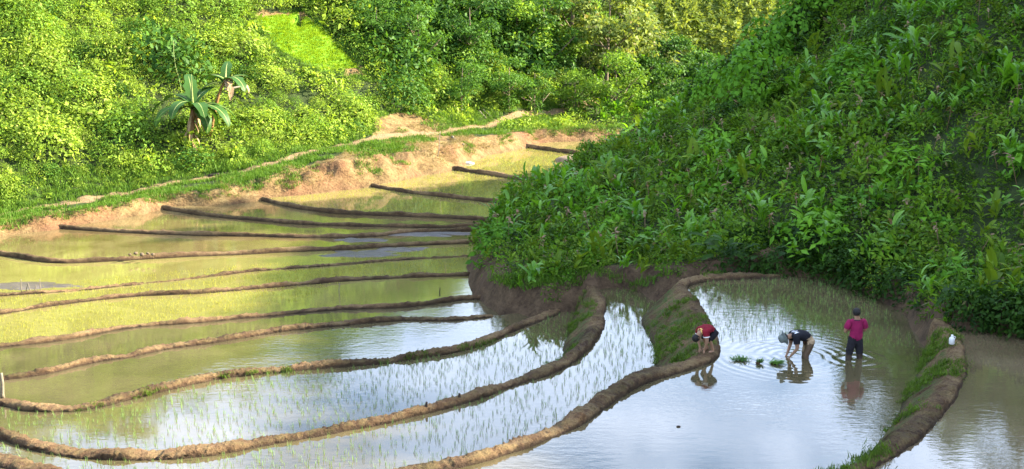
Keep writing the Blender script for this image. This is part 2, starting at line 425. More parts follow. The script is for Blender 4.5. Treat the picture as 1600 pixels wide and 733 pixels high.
# ground sheet to the horizon
gm = mesh_np('ground', [(-2500, -300, -6), (2500, -300, -6), (2500, 2800, -6), (-2500, 2800, -6)], [(0, 1, 2, 3)], [plain_mat('far_ground', (0.05, 0.075, 0.02), 0.95, 0.1, 0.4, 0.05, 0)])
tag(link('ground', gm), kind='structure')

# ------------------------------------------------------------------ bunds
# name: pixel trace of the crest (left to right), crest level, level far side, level near side, width, label
BUNDS = {
 'BA': dict(px=[(-160, 690), (0, 711), (40, 722), (90, 736), (200, 762), (350, 776), (500, 765), (640, 730), (700, 718), (760, 705), (830, 680), (890, 655), (940, 620), (990, 590), (1040, 574), (1085, 562), (1107, 548), (1108, 528), (1101, 500), (1084, 472), (1066, 450), (1070, 438), (1110, 430), (1180, 428)],
            z=0.13, far=-0.8, near=0.0, w=0.38, skirt={14: 0.2, 15: 0.5, 16: 0.8, 17: 1.0, 18: 1.05, 19: 1.05, 20: 0.9, 21: 0.5, 22: 0.2}, label='long brown mud bund curving round the flooded field where the people work'),
 'BB': dict(px=[(-160, 650), (0, 672), (40, 685), (100, 697), (170, 704), (250, 703), (330, 697), (400, 685), (480, 672), (560, 657), (640, 640), (720, 619), (800, 592), (860, 571), (902, 546), (925, 518), (935, 490), (938, 468), (930, 456)],
            z=-0.66, far=-1.5, near=-0.8, w=0.34, skirt={12: .05, 13: 0.15, 14: 0.35, 15: 0.6, 16: 0.72, 17: 0.7, 18: 0.4}, label='brown mud bund with a grassy flank, sweeping up beside the narrow planted terrace'),
 'BC': dict(px=[(-150, 616), (0, 622), (40, 630), (110, 633), (170, 622), (250, 602), (330, 585), (420, 574), (500, 567), (580, 561), (660, 550), (730, 537), (790, 514), (830, 497), (850, 489)],
            z=-1.37, far=-1.8, near=-1.5, w=0.30, label='mud bund sagging low beside a white stake, left of the planted terrace'),
 'BD': dict(px=[(-150, 606), (0, 587), (70, 577), (154, 557), (200, 551), (251, 539), (330, 529), (400, 517), (450, 510), (540, 501), (640, 494), (700, 495), (782, 487)],
            z=-1.68, far=-2.05, near=-1.8, w=0.26, label='mud bund whose rounded free end lies in sky-bright water below the dirt bank'),
 'BE': dict(px=[(-150, 562), (0, 536), (90, 526), (190, 508), (280, 500), (400, 490), (500, 480), (560, 477), (640, 474), (720, 463), (748, 462)],
            z=-1.93, far=-2.25, near=-2.05, w=0.23, label='mud bund carrying a thin dark peg, running into the foot of the dirt bank'),
 'BF': dict(px=[(-150, 500), (0, 485), (100, 470), (200, 459), (300, 454), (400, 446), (460, 441), (540, 434), (640, 429), (728, 426)],
            z=-2.14, far=-2.4, near=-2.25, w=0.22, label='crumbly tan bund between the two most lime-green fields of seedlings'),
 'BG': dict(px=[(-150, 474), (0, 460), (100, 453), (200, 443), (300, 433), (400, 421), (500, 414), (560, 409), (640, 403), (738, 398)],
            z=-2.34, far=-2.5, near=-2.4, w=0.20, label='straight tan bund just below the row of little stakes and the grey mud'),
 'BH': dict(px=[(-130, 376), (0, 392), (60, 401), (105, 404), (200, 400), (300, 394), (400, 390), (450, 387), (540, 384), (600, 380), (680, 376), (754, 373)],
            z=-2.33, far=-2.42, near=-2.5, w=0.24, label='thin bund with pale clods on top and a kink where it turns dark'),
 'BI': dict(px=[(116, 353), (200, 358), (300, 362), (400, 364), (500, 366), (580, 364), (650, 358), (764, 354)],
            z=-2.26, far=-2.34, near=-2.42, w=0.19, label='thin dark bund starting at the orange bank below the grassy shelf'),
 'BJ': dict(px=[(268, 324), (330, 333), (400, 339), (470, 345), (550, 348), (640, 350), (700, 351), (775, 349)],
            z=-2.18, far=-2.26, near=-2.34, w=0.18, label='dark bund starting under the dry brown grass hump on the bank'),
 'BK': dict(px=[(425, 311), (470, 321), (530, 328), (600, 331), (680, 334), (790, 340)],
            z=-2.08, far=-2.16, near=-2.26, w=0.18, label='dark bund along the near edge of the lime-green seedling terrace'),
 'BL': dict(px=[(593, 288), (640, 296), (700, 303), (810, 315)],
            z=-1.97, far=-2.05, near=-2.16, w=0.18, label='short dark bund starting from the foot of the bare tan slope'),
 'BM': dict(px=[(718, 261), (780, 270), (850, 281)],
            z=-1.85, far=-1.93, near=-2.05, w=0.18, label='short dark bund beginning at the pale sack'),
 'BN': dict(px=[(829, 226), (880, 233), (945, 241)],
            z=-1.72, far=-1.8, near=-1.93, w=0.18, label='farthest short bund, close under the small dark tree'),
 'BR': dict(px=[(1478, 512), (1490, 528), (1497, 560), (1484, 600), (1452, 640), (1410, 680), (1360, 714), (1300, 742), (1200, 790), (1100, 850)],
            z=0.83, far=0.7, near=0.0, w=0.38, flip=True, skirt={0: .2, 1: .45, 2: .75, 3: .75, 4: .6, 5: .5, 6: .4, 7: .35, 8: .35}, label='grassy mud bund carrying the white plastic jug, between the two nearest flooded fields'),
}
bund_xy = {}
bund_pts = []       # crest and flank points for the grass
for key, b in BUNDS.items():
    W = np.array([at_z(p[0], p[1], b['z']) for p in b['px']])
    sk = np.array([b.get('skirt', {}).get(i, 0.0) for i in range(len(W))])
    ctlp = np.concatenate([W, sk[:, None]], 1)
    far_y = W[:, 1].mean()
    step = 0.045 if far_y < 40 else 0.085
    sm = smooth_pl(ctlp, 0.5)
    bund_xy[key] = sm[:, :3]
    if key not in ('BA', 'BB'):
        a = sm[0] + (sm[0] - sm[1]) / np.linalg.norm((sm[0] - sm[1])[:2]) * (2.2 if key in ('BI', 'BJ', 'BK', 'BL', 'BM', 'BN') else 0.9); sm = np.vstack([a, sm])
    if key not in ('BD',):
        a = sm[-1] + (sm[-1] - sm[-2]) / np.linalg.norm((sm[-1] - sm[-2])[:2]) * 0.9; sm = np.vstack([sm, a])
    # even steps
    seg = np.r_[0, np.cumsum(np.linalg.norm(np.diff(sm[:, :2], axis=0), axis=1))]
    s = np.arange(0, seg[-1], step)
    C = np.stack([np.interp(s, seg, sm[:, i]) for i in range(4)], 1)
    T = np.gradient(C[:, :2], axis=0); T /= np.linalg.norm(T, axis=1)[:, None] + 1e-9
    for _ in range(6): T[1:-1] = (T[:-2] + T[1:-1] * 2 + T[2:]) / 4
    T /= np.linalg.norm(T, axis=1)[:, None]
    Nn = np.stack([-T[:, 1], T[:, 0]], 1)          # to the left of travel = far side
    if b.get('flip'): pass
    w = b['w'] * (1 + 0.30 * fbm(s * 0.8, s * 0 + hash(key) % 97 * 0 + ord(key[1]), 0, 3)) * np.clip(np.minimum(s, s[-1] - s) / 0.5 + 0.45, 0, 1)
    w = np.maximum(w, 0.10)
    zc = b['z'] + 0.045 * fbm(s * 1.3, s * 0 + 3 + ord(key[1]), 0, 3)
    endf = np.clip(np.minimum(s, s[-1] - s) / 0.5, 0.0, 1)
    zc = zc - (1 - endf) * (0.03 if key != 'BD' else 0.2)
    sgn = -1 if b.get('flip') else 1
    offL = w * 0.5 + 0.32 * abs(b['z'] - b['far']) * (0.35 if abs(b['z'] - b['far']) > 0.4 else 0.8) + (C[:, 3] if not b.get('flip') else 0)
    offR = w * 0.5 + 0.32 * abs(b['z'] - b['near']) * (0.35 if abs(b['z'] - b['near']) > 0.4 else 0.8) + (C[:, 3] if b.get('flip') else 0)
    prof = [(-1.25, 'R', -0.14), (-1.0, 'R', 0.0), (-0.8, 'R', 0.28), (-0.55, 'R', 0.55), (-0.3, 'R', 0.8), ('r', 0, 0.93), ('r2', 0, 0.99), ('c', 0, 1.0), ('l2', 0, 0.99), ('l', 0, 0.93), (0.3, 'L', 0.8), (0.55, 'L', 0.55), (0.8, 'L', 0.28), (1.0, 'L', 0.0), (1.25, 'L', -0.14)]
    rows = []; wets = []; gr = []
    for (a, side, hgt) in prof:
        if isinstance(a, str):
            o = {'r': -0.42 * w, 'r2': -0.22 * w, 'c': 0 * w, 'l2': 0.22 * w, 'l': 0.42 * w}[a]
            base = b['near'] if a[0] == 'r' else b['far']
            z = base + (zc - base) * hgt
            if hgt == 0.93: z = zc - 0.03
            wv = 0 * s; gv = 0.25 + 0 * s
        else:
            off = offR if side == 'R' else offL; base = b['near'] if side == 'R' else b['far']
            aa = abs(a)
            o = np.sign(a) * (0.46 * w + (off - 0.46 * w) * aa ** 1.1)
            drop = max(abs(b['z'] - base), 0.1)
            z = base + (zc - 0.04 - base) * (hgt if hgt > 0 else 0) + (hgt * 1.6 if hgt < 0 else 0)
            wv = np.clip(1.15 - (z - base) / 0.09, 0, 1); gv = np.clip((off - 0.5 * w) * 2.2, 0, 1) * (1 if hgt > 0.2 else 0.2)
        rows.append(np.stack([C[:, 0] + Nn[:, 0] * o, C[:, 1] + Nn[:, 1] * o, z + 0 * s], 1)); wets.append(wv); gr.append(gv)
    V = np.stack(rows, 1); k = V.shape[1]; n = len(s)
    fl = V.reshape(-1, 3).copy()
    a1 = 0.022; a2 = 0.042
    d1 = np.stack([fbm(fl[:, 0] * 2.2, fl[:, 1] * 2.2, fl[:, 2] * 2.2, 2, q) for q in (1, 4, 7)], 1)
    d2 = np.stack([fbm(fl[:, 0] * 12, fl[:, 1] * 12, fl[:, 2] * 12, 3, q) for q in (11, 14, 17)], 1)
    keep = np.tile(np.array([0.3, .5] + [1] * (k - 4) + [.5, 0.3]), n)[:, None]
    d2 = np.abs(d2) * 1.7 - 0.45
    fl2 = fl + (d1 * a1 + d2 * a2 * np.array([.6, .6, .8])) * keep * (0.6 if far_y > 52 else 1)
    ii = np.arange(n * k).reshape(n, k)
    Fq = np.stack([ii[:-1, :-1], ii[:-1, 1:], ii[1:, 1:], ii[1:, :-1]], -1).reshape(-1, 4)
    faces = [tuple(f) for f in Fq] + [tuple(ii[0]), tuple(ii[-1][::-1])]
    me = mesh_np('mud_bund', fl2, faces, [M['bund']], smooth=False)
    me.polygons.foreach_set('use_smooth', np.ones(len(me.polygons), bool))
    add_attr(me, 'wet', np.stack(wets, 1).ravel()); add_attr(me, 'grassy', np.stack(gr, 1).ravel())
    o = link('mud_bund', me)
    tag(o, b['label'], 'bund', 'mud bunds between the flooded terraces')
    b['V'] = fl2.reshape(n, k, 3); b['sk'] = C[:, 3]; b['s'] = s

# ------------------------------------------------------------------ water sheets
def ext(P, d=2.0):
    a = P[0] + (P[0] - P[2]) / np.linalg.norm(P[0] - P[2]) * d; b = P[-1] + (P[-1] - P[-3]) / np.linalg.norm(P[-1] - P[-3]) * d
    return np.vstack([a, P, b])
B = {k: v[:, :2] for k, v in bund_xy.items()}
EX = {k: ext(v) for k, v in B.items()}
pair = lambda near, far: np.vstack([EX[near], EX[far][::-1]])
toeXY = lambda px, z: at_z(px[0], px[1], z)[:2]
PO = {}
PO['P3'] = pair('BC', 'BD'); PO['P4'] = pair('BD', 'BE'); PO['P5'] = pair('BE', 'BF'); PO['P6'] = pair('BF', 'BG'); PO['P7'] = pair('BG', 'BH')
PO['P8'] = np.vstack([EX['BH'], EX['BI'][::-1]]); PO['P9'] = pair('BI', 'BJ'); PO['P10'] = pair('BJ', 'BK'); PO['P11'] = pair('BK', 'BL'); PO['P12'] = pair('BL', 'BM'); PO['P13'] = pair('BM', 'BN')
PO['P14'] = np.vstack([EX['BN'], [toeXY((1020, 200), -.9)], [toeXY((800, 200), -.9)]])
PO['P2'] = np.vstack([B['BB'], [toeXY((925, 440), -1.5), toeXY((850, 465), -1.5)], ext(B['BC'])[::-1]])
ba = B['BA']; kk = np.argmin(np.linalg.norm(ba - at_z(1070, 438, .13)[:2], axis=1))
PO['N'] = np.vstack([ba[:kk + 1], [toeXY((1040, 425), -.8), toeXY((930, 432), -.8)], B['BB'][::-1]])
br = B['BR']
PO['PP'] = np.vstack([ba, [toeXY(p, 0) for p in [(1200, 418), (1270, 422), (1345, 438), (1410, 465), (1450, 500), (1478, 515)]], br, [toeXY((700, 900), 0), toeXY((300, 800), 0), toeXY((-160, 720), 0)]])
PO['R'] = np.vstack([br, [toeXY((1700, 900), .7), toeXY((2050, 800), .7), toeXY((1760, 560), .7), toeXY((1620, 518), .7), toeXY((1540, 505), .7), toeXY((1480, 500), .7)]])
C_B = at_z(1236, 556, 0); C_C = at_z(1335, 560, 0)
rings = [(C_B[0], C_B[1], 0.25, 2.5, 0.0024), (C_C[0], C_C[1], 0.30, 1.1, 0.005)]
mudA, mudB = (0.062, 0.052, 0.024), (0.10, 0.080, 0.04)
M['water'] = water_mat('paddy_water', mudA, mudB, 0.003)
M['water_calm'] = water_mat('paddy_water_calm', (0.10, 0.075, 0.04), (0.14, 0.105, 0.06), 0.0018)
M['water_ripple'] = water_mat('paddy_water_ripple', mudA, mudB, 0.012, rip_scale=2.2)
M['water_green'] = water_mat('paddy_water_green', (0.155, 0.13, 0.04), (0.21, 0.18, 0.058), 0.004)
M['water_work'] = water_mat('paddy_water_work', mudA, mudB, 0.006, rings, rip_scale=2.0)
M['water_tan'] = water_mat('paddy_water_tan', (0.095, 0.068, 0.026), (0.16, 0.12, 0.052), 0.005)
wm = dict(R='water_calm', PP='water_work', P3='water_ripple', P5='water_green', P6='water_green', P7='water_green', P11='water_green', P12='water_green', P13='water_green', P14='water_green', P8='water_tan', P9='water_tan', P10='water_tan')
for k, pg in PO.items():
    bm = bmesh.new()
    vs = [bm.verts.new((p[0], p[1], LV[k])) for p in pg]
    f = bm.faces.new(vs); bm.normal_update()
    if f.normal.z < 0: f.normal_flip()
    bmesh.ops.triangulate(bm, faces=[f])
    me = bpy.data.meshes.new('water'); bm.to_mesh(me); bm.free(); me.materials.append(M[wm.get(k, 'water')])
    tag(link('water', me), kind='structure')

# ------------------------------------------------------------------ plants: shapes
def leaf_cloud(n, r, h, Lm, wid=0.5, droop=0.25, inner=0.55, seed=0, flat=0.5, base=0.0, lean=None):
    """n kite-shaped leaves spread through the outer part of a dome r wide and h tall"""
    g = np.random.default_rng(seed)
    th = g.uniform(0, 2 * np.pi, n); cz = g.uniform(-0.1, 1, n); rr = g.uniform(inner, 1.0, n) ** 0.7
    lump = 1 + 0.28 * vnoise(np.cos(th) * 1.7 + seed, np.sin(th) * 1.7, cz * 2.0)
    sx = np.sqrt(np.clip(1 - cz * cz, 0, 1))
    D_ = np.stack([np.cos(th) * sx, np.sin(th) * sx, cz], 1)
    Pp = D_ * (rr * lump)[:, None] * np.array([r, r, h]) + np.array([0, 0, base])
    return leaves_at(Pp, D_, Lm, wid, droop, g, flat)
def leaves_at(Pp, D_, Lm, wid, droop, g, flat=0.5):
    n = len(Pp)
    nrm = D_ * flat + g.normal(0, 0.55, (n, 3)) + np.array([0, 0, 0.45])
    nrm /= np.linalg.norm(nrm, axis=1)[:, None]
    ax = D_ + g.normal(0, 0.7, (n, 3)) - np.array([0, 0, droop])
    ax -= nrm * (ax * nrm).sum(1)[:, None]; ax /= np.linalg.norm(ax, axis=1)[:, None] + 1e-9
    sd = np.cross(nrm, ax)
    ln = Lm * g.uniform(0.6, 1.35, n)[:, None]; wd = ln * wid * 0.5
    a = Pp; t = Pp + ax * ln - nrm * ln * 0.16
    m1 = Pp + ax * ln * 0.45 + sd * wd - nrm * ln * 0.03; m2 = Pp + ax * ln * 0.45 - sd * wd - nrm * ln * 0.03
    V = np.stack([a, m1, t, m2], 1).reshape(-1, 3)
    Fq = np.arange(n * 4).reshape(n, 4)
    return V, Fq
def strip_leaf(Lh, wd, segs, lift, curl, az, base, fold=0.25, twist=0.0, tear=0.0, g=None):
    """one long leaf as a bent, folded blade; returns verts, faces"""
    V = []; Fc = []
    p = Vector(base); el = lift; st = Lh / segs
    for i in range(segs + 1):
        t = i / segs
        w = wd * (math.sin(math.pi * min(1, t * 0.86 + 0.10)) ** 0.75) * (1 if i < segs else 0.08)
        dirv = Vector((math.cos(az) * math.cos(el), math.sin(az) * math.cos(el), math.sin(el)))
        side = Vector((-math.sin(az + twist * t), math.cos(az + twist * t), 0))
        up = side.cross(dirv) * -1
        lw = w * (1 - tear * (g.random() if g is not None else 0)); rw = w * (1 - tear * (g.random() if g is not None else 0))
        V += [tuple(p + side * lw + up * lw * fold), tuple(p), tuple(p - side * rw + up * rw * fold)]
        p = p + dirv * st; el -= curl / segs
    for i in range(segs):
        a = i * 3
        Fc += [(a, a + 1, a + 4, a + 3), (a + 1, a + 2, a + 5, a + 4)]
    return V, Fc
def tube(path, radii, k=7, cap=True):
    V = []; Fc = []
    path = [Vector(p) for p in path]; n = len(path)
    for i, p in enumerate(path):
        t = (path[min(i + 1, n - 1)] - path[max(i - 1, 0)]).normalized()
        a = t.orthogonal().normalized() if abs(t.z) < 0.95 else Vector((1, 0, 0)).cross(t).normalized()
        if i and abs(t.z) < 0.95: a = (pa - t * pa.dot(t)).normalized()
        elif i: a = (pa - t * pa.dot(t)).normalized()
        pa = a; b = t.cross(a)
        for j in range(k):
            q = 2 * math.pi * j / k
            V.append(tuple(p + (a * math.cos(q) + b * math.sin(q)) * radii[i]))
    for i in range(n - 1):
        for j in range(k):
            Fc.append((i * k + j, i * k + (j + 1) % k, (i + 1) * k + (j + 1) % k, (i + 1) * k + j))
    if cap: Fc += [tuple(range(k))[::-1], tuple(range((n - 1) * k, n * k))]
    return V, Fc
class MB:
    def __init__(s): s.V = []; s.F = []; s.mi = []
    def add(s, VF, mi=0):
        V, Fc = VF; o = len(s.V); s.V += [tuple(v) for v in V]
        for f in Fc: s.F.append(tuple(int(i) + o for i in f)); s.mi.append(mi)
        return s
    def mesh(s, name, mats, smooth=False): return mesh_np(name, s.V, s.F, mats, smooth, s.mi)

M['leaf_lime'] = leaf_mat('hill_leaf', (0.09, 0.16, 0.016), (0.42, 0.55, 0.075), trans=0.45, wscale=0.16, warm=(0.36, 0.36, 0.10), tint=(1.15, 1.15, 0.5))
M['leaf_mid'] = leaf_mat('shrub_leaf', (0.06, 0.14, 0.015), (0.29, 0.45, 0.055), trans=0.4, wscale=0.2)
M['leaf_deep'] = leaf_mat('tree_leaf', (0.020, 0.065, 0.012), (0.12, 0.25, 0.032), trans=0.35, wscale=0.2)
M['leaf_pale'] = leaf_mat('pale_tree_leaf', (0.06, 0.11, 0.018), (0.30, 0.36, 0.085), trans=0.4, wscale=0.4, warm=(0.3, 0.28, 0.12))
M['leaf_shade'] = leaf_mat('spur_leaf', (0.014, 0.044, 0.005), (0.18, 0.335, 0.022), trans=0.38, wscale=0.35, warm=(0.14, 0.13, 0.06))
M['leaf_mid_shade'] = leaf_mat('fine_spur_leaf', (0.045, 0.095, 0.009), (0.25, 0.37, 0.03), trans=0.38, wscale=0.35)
M['leaf_deep_shade'] = leaf_mat('deep_shade_bush_leaf', (0.010, 0.032, 0.005), (0.055, 0.125, 0.014), trans=0.3, wscale=0.4)  # leaf colour darkened to stand in for deep shade low on the spur
M['leaf_broad'] = leaf_mat('broad_leaf', (0.07, 0.19, 0.014), (0.20, 0.40, 0.028), trans=0.4, wscale=0.5, tint=(1.2, 1.2, 0.4), spec=0.4, rough=0.4)
M['leaf_vine'] = leaf_mat('vine_leaf', (0.05, 0.15, 0.012), (0.19, 0.40, 0.03), trans=0.35, wscale=0.5)
M['leaf_banana'] = leaf_mat('banana_leaf', (0.022, 0.065, 0.011), (0.07, 0.165, 0.024), trans=0.3, wscale=0.5, spec=0.2, rough=0.5)
M['grass'] = leaf_mat('grass_blade', (0.05, 0.12, 0.012), (0.14, 0.24, 0.03), trans=0.35, wscale=0.6)
M['seedling'] = leaf_mat('rice_blade', (0.14, 0.24, 0.07), (0.22, 0.34, 0.11), trans=0.35, wscale=0.5)
M['seedling_lime'] = leaf_mat('young_rice_blade', (0.22, 0.235, 0.035), (0.36, 0.36, 0.075), trans=0.4, wscale=0.3)
M['bract'] = leaf_mat('dry_bract', (0.15, 0.085, 0.045), (0.38, 0.27, 0.17), trans=0.25)
M['bark'] = plain_mat('bark', (0.17, 0.13, 0.09), 0.9, 0.2, 0.4, 12, 0.6)
M['dry_leaf'] = plain_mat('dry_leaf', (0.30, 0.2, 0.11), 0.9, 0.1, 0.4, 8, 0.4)

def poisson(xmin, xmax, ymin, ymax, n, ok, mind, seed):
    g = np.random.default_rng(seed); pts = []; cell = {}
    X = g.uniform(xmin, xmax, n); Y = g.uniform(ymin, ymax, n); O = ok(X, Y)
    md = mind(X, Y) if callable(mind) else np.full(n, mind)
    out = []
    for x, y, o, r in zip(X, Y, O, md):
        if not o: continue
        c = (int(x // 2), int(y // 2)); bad = False
        for a in (-1, 0, 1):
            for b in (-1, 0, 1):
                for (p, q) in cell.get((c[0] + a, c[1] + b), ()):
                    if (p - x) ** 2 + (q - y) ** 2 < r * r: bad = True; break
                if bad: break
            if bad: break
        if bad: continue
        cell.setdefault(c, []).append((x, y)); out.append((x, y))
    return np.array(out)
def zone(x, y):
    """distances to the water edges, the path and the patches, for points in the valley"""
    d1, l1 = poly_dist(x, y, tL); d2, l2 = poly_dist(x, y, tR)
    ins = in_poly(x, y, valley); dp, _ = poly_dist(x, y, path_w)
    bd = in_poly(x, y, bed_poly); scr = in_poly(x, y, scar_poly) | in_poly(x, y, bedrim_poly) | in_poly(x, y, scar2_poly)
    left = d1 < d2
    qx, qy, _ = project(np.stack([x, y, tz(x, y)], -1))
    bw = np.interp(qx, [0, 250, 330, 420, 480, 600, 690, 730, 800, 870, 920, 1000], [1.2, 1.5, 1.3, 2.2, 3.6, 4.4, 4.0, 2.4, 2.0, 2.4, 1.3, 0.7])
    return dict(d=np.minimum(d1, d2), left=left, ins=ins, dp=dp, bed=bd, scar=scr, bw=bw, qx=qx, qy=qy)
# signed side of the path: uphill or down towards the water
def uphill(x, y):
    j = np.argmin((x[:, None] - path_w[None, ::4, 0]) ** 2 + (y[:, None] - path_w[None, ::4, 1]) ** 2, axis=1) * 4
    j = np.clip(j, 1, len(path_w) - 2); t = path_w[j + 1, :2] - path_w[j - 1, :2]
    return (t[:, 0] * (y - path_w[j, 1]) - t[:, 1] * (x - path_w[j, 0])) > 0

# ------------------------------------------------------------------ ground cover (uncountable): one object per kind, instanced
def scatter(name, pts, scales, protos, seed, tilt=0.25, kind='stuff', zoff=0.0):
    g = np.random.default_rng(seed); n = len(pts)
    z = tz(pts[:, 0], pts[:, 1]) + zoff if pts.shape[1] == 2 else pts[:, 2]
    me = bpy.data.meshes.new(name); me.vertices.add(n)
    me.vertices.foreach_set('co', np.stack([pts[:, 0], pts[:, 1], z], 1).astype(np.float32).ravel())
    a = me.attributes.new('rot', 'FLOAT_VECTOR', 'POINT')
    a.data.foreach_set('vector', np.stack([g.normal(0, tilt, n), g.normal(0, tilt, n), g.uniform(0, 6.283, n)], 1).astype(np.float32).ravel())
    a = me.attributes.new('scl', 'FLOAT', 'POINT'); a.data.foreach_set('value', np.asarray(scales, np.float32))
    a = me.attributes.new('pick', 'INT', 'POINT'); a.data.foreach_set('value', g.integers(0, len(protos), n).astype(np.int32))
    o = link(name, me); tag(o, kind=kind)
    pc = bpy.data.collections.new(name + '_shapes')
    for i, pm in enumerate(protos):
        po = bpy.data.objects.new('%s_shape_%02d' % (name, i), pm); pc.objects.link(po)
    ng = bpy.data.node_groups.new(name, 'GeometryNodeTree')
    ng.interface.new_socket('Geometry', in_out='INPUT', socket_type='NodeSocketGeometry')
    ng.interface.new_socket('Geometry', in_out='OUTPUT', socket_type='NodeSocketGeometry')
    gi = ng.nodes.new('NodeGroupInput'); go = ng.nodes.new('NodeGroupOutput')
    m2p = ng.nodes.new('GeometryNodeMeshToPoints'); iop = ng.nodes.new('GeometryNodeInstanceOnPoints')
    ci = ng.nodes.new('GeometryNodeCollectionInfo'); ci.inputs['Collection'].default_value = pc
    ci.inputs['Separate Children'].default_value = True; ci.inputs['Reset Children'].default_value = True
    def na(nm, t):
        k = ng.nodes.new('GeometryNodeInputNamedAttribute'); k.data_type = t; k.inputs['Name'].default_value = nm
        return [s for s in k.outputs if s.enabled and s.name == 'Attribute'][0]
    e2r = ng.nodes.new('FunctionNodeEulerToRotation')
    ng.links.new(gi.outputs[0], m2p.inputs[0]); ng.links.new(m2p.outputs[0], iop.inputs['Points'])
    ng.links.new(ci.outputs[0], iop.inputs['Instance']); iop.inputs['Pick Instance'].default_value = True
    ng.links.new(na('pick', 'INT'), iop.inputs['Instance Index'])
    ng.links.new(na('rot', 'FLOAT_VECTOR'), e2r.inputs[0]); ng.links.new(e2r.outputs[0], iop.inputs['Rotation'])
    ng.links.new(na('scl', 'FLOAT'), iop.inputs['Scale'])
    ng.links.new(iop.outputs[0], go.inputs[0])
    md = o.modifiers.new('scatter', 'NODES'); md.node_group = ng
    return o

def lm(name, VF, mat): return mesh_np(name, VF[0], VF[1], [mat])
# left slope
prot = [lm('weed_clump', leaf_cloud(210, 0.62, 0.60, 0.115, 0.5, seed=20 + i), M['leaf_lime']) for i in range(5)] + [lm('weed_clump', leaf_cloud(110, 0.6, 0.75, 0.19, 0.36, seed=30 + i, flat=.3), M['leaf_lime']) for i in range(3)] + [lm('weed_clump', leaf_cloud(180, 0.6, 0.7, 0.12, 0.5, seed=35 + i), M['leaf_mid']) for i in range(3)] + [lm('weed_clump', leaf_cloud(60, 0.6, 0.8, 0.3, 0.55, seed=39 + i), M['leaf_lime']) for i in range(1)]
def okL(x, y):
    z = zone(x, y); up = uphill(x, y)
    e = fbm(x * 0.4, y * 0.4, 0, 2, 31)
    low = (~up) & (z['d'] > z['bw'] + 0.5 * e) & (z['dp'] > 0.5) & (e > 0.0) & (z['qx'] > 690)
    clear_ = in_poly(z['qx'], z['qy'], np.array([(392, 28), (480, 18), (580, 108), (578, 124), (500, 128), (428, 92)]))
    return z['left'] & ~z['ins'] & ~z['bed'] & ~z['scar'] & ~clear_ & ((up & (z['dp'] > 0.55 + 0.4 * e) & (z['d'] > z['bw'])) | low)
pL = poisson(-50, 30, 48, 125, 90000, okL, lambda x, y: np.interp(y, [50, 80, 125], [0.34, 0.40, 0.85]) * np.interp(x, [-50, -38, -30], [2, 1.5, 1]), 3)
sL = np.interp(pL[:, 1], [40, 80, 125], [0.75, 0.95, 1.9]) * (0.4 + 1.2 * np.random.default_rng(5).random(len(pL)) ** 1.6) * np.clip(1 + 0.35 * fbm(pL[:, 0] * 0.35, pL[:, 1] * 0.35, 0, 2, 78), .6, 1.7)
dpp, _ = poly_dist(pL[:, 0], pL[:, 1], path_w); sL *= np.clip(0.35 + dpp * 0.35, 0.35, 1)
scatter('left_undergrowth', pL, sL, prot, 6)
# upper slopes beyond the frame, seen in the water
def okU(x, y):
    z = zone(x, y); return z['left'] & ~z['ins']
pU = poisson(-88, 75, 120, 225, 9000, okU, 2.2, 8)
big = [lm('bush_clump', leaf_cloud(220, 1.5, 1.5, 0.42, 0.55, seed=50 + i), M['leaf_lime']) for i in range(5)]
scatter('upper_undergrowth', pU, np.random.default_rng(2).uniform(0.8, 1.9, len(pU)), big, 9)
# shaded spur
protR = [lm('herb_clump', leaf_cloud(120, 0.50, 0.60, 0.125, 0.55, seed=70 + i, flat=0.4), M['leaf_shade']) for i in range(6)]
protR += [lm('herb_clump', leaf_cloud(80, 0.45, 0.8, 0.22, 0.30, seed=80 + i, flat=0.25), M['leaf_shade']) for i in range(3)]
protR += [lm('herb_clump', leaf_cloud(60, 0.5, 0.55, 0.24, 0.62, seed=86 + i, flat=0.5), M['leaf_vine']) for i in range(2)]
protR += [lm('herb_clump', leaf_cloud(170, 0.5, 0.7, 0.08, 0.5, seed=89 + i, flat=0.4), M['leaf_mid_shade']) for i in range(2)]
def lance_clump(seed):
    g = np.random.default_rng(seed); mb = MB()
    for st in range(3):
        bx, by = g.normal(0, .22, 2); az0 = g.uniform(0, 6.28); hS = g.uniform(.35, .75)
        for i in range(int(g.integers(4, 7))):
            mb.add(strip_leaf(g.uniform(.28, .5), g.uniform(.04, .065), 5, g.uniform(.5, 1.35), g.uniform(.5, 1.4), az0 + (i % 2) * math.pi + g.normal(0, .4), (bx, by, hS * (.25 + .75 * i / 6)), .3, g.normal(0, .4)))
    return mb.mesh('lance_clump', [M['leaf_broad'] if seed % 2 else M['leaf_mid_shade']], True)
protR += [lance_clump(1200 + i) for i in range(6)]
def okR(x, y):
    z = zone(x, y); return (~z['left']) & ~z['ins'] & (z['d'] > np.where(x > 3.2, 0.12, 0.38) + 0.25 * fbm(x * 0.8, y * 0.8, 0, 2, 3))
pR = poisson(-4, 62, 24, 110, 90000, okR, lambda x, y: np.interp(y, [30, 60, 100], [0.34, 0.44, 1.0]) * np.interp(x, [0, 30, 60], [1, 1.2, 2.6]), 13)
dR, _ = poly_dist(pR[:, 0], pR[:, 1], tR)
sR = np.interp(pR[:, 1], [30, 60, 100], [0.85, 1.0, 1.8]) * (0.5 + 1.05 * np.random.default_rng(15).random(len(pR)) ** 1.5) * np.clip(1 + 0.3 * fbm(pR[:, 0] * 0.45, pR[:, 1] * 0.45, 0, 2, 77), .65, 1.6) * np.clip(0.75 + dR * 0.2, 0.7, 1.0)
sR *= np.interp(pR[:, 0], [0, 32, 60], [1, 1.1, 2.0])
scatter('right_undergrowth', pR, sR, protR, 16)
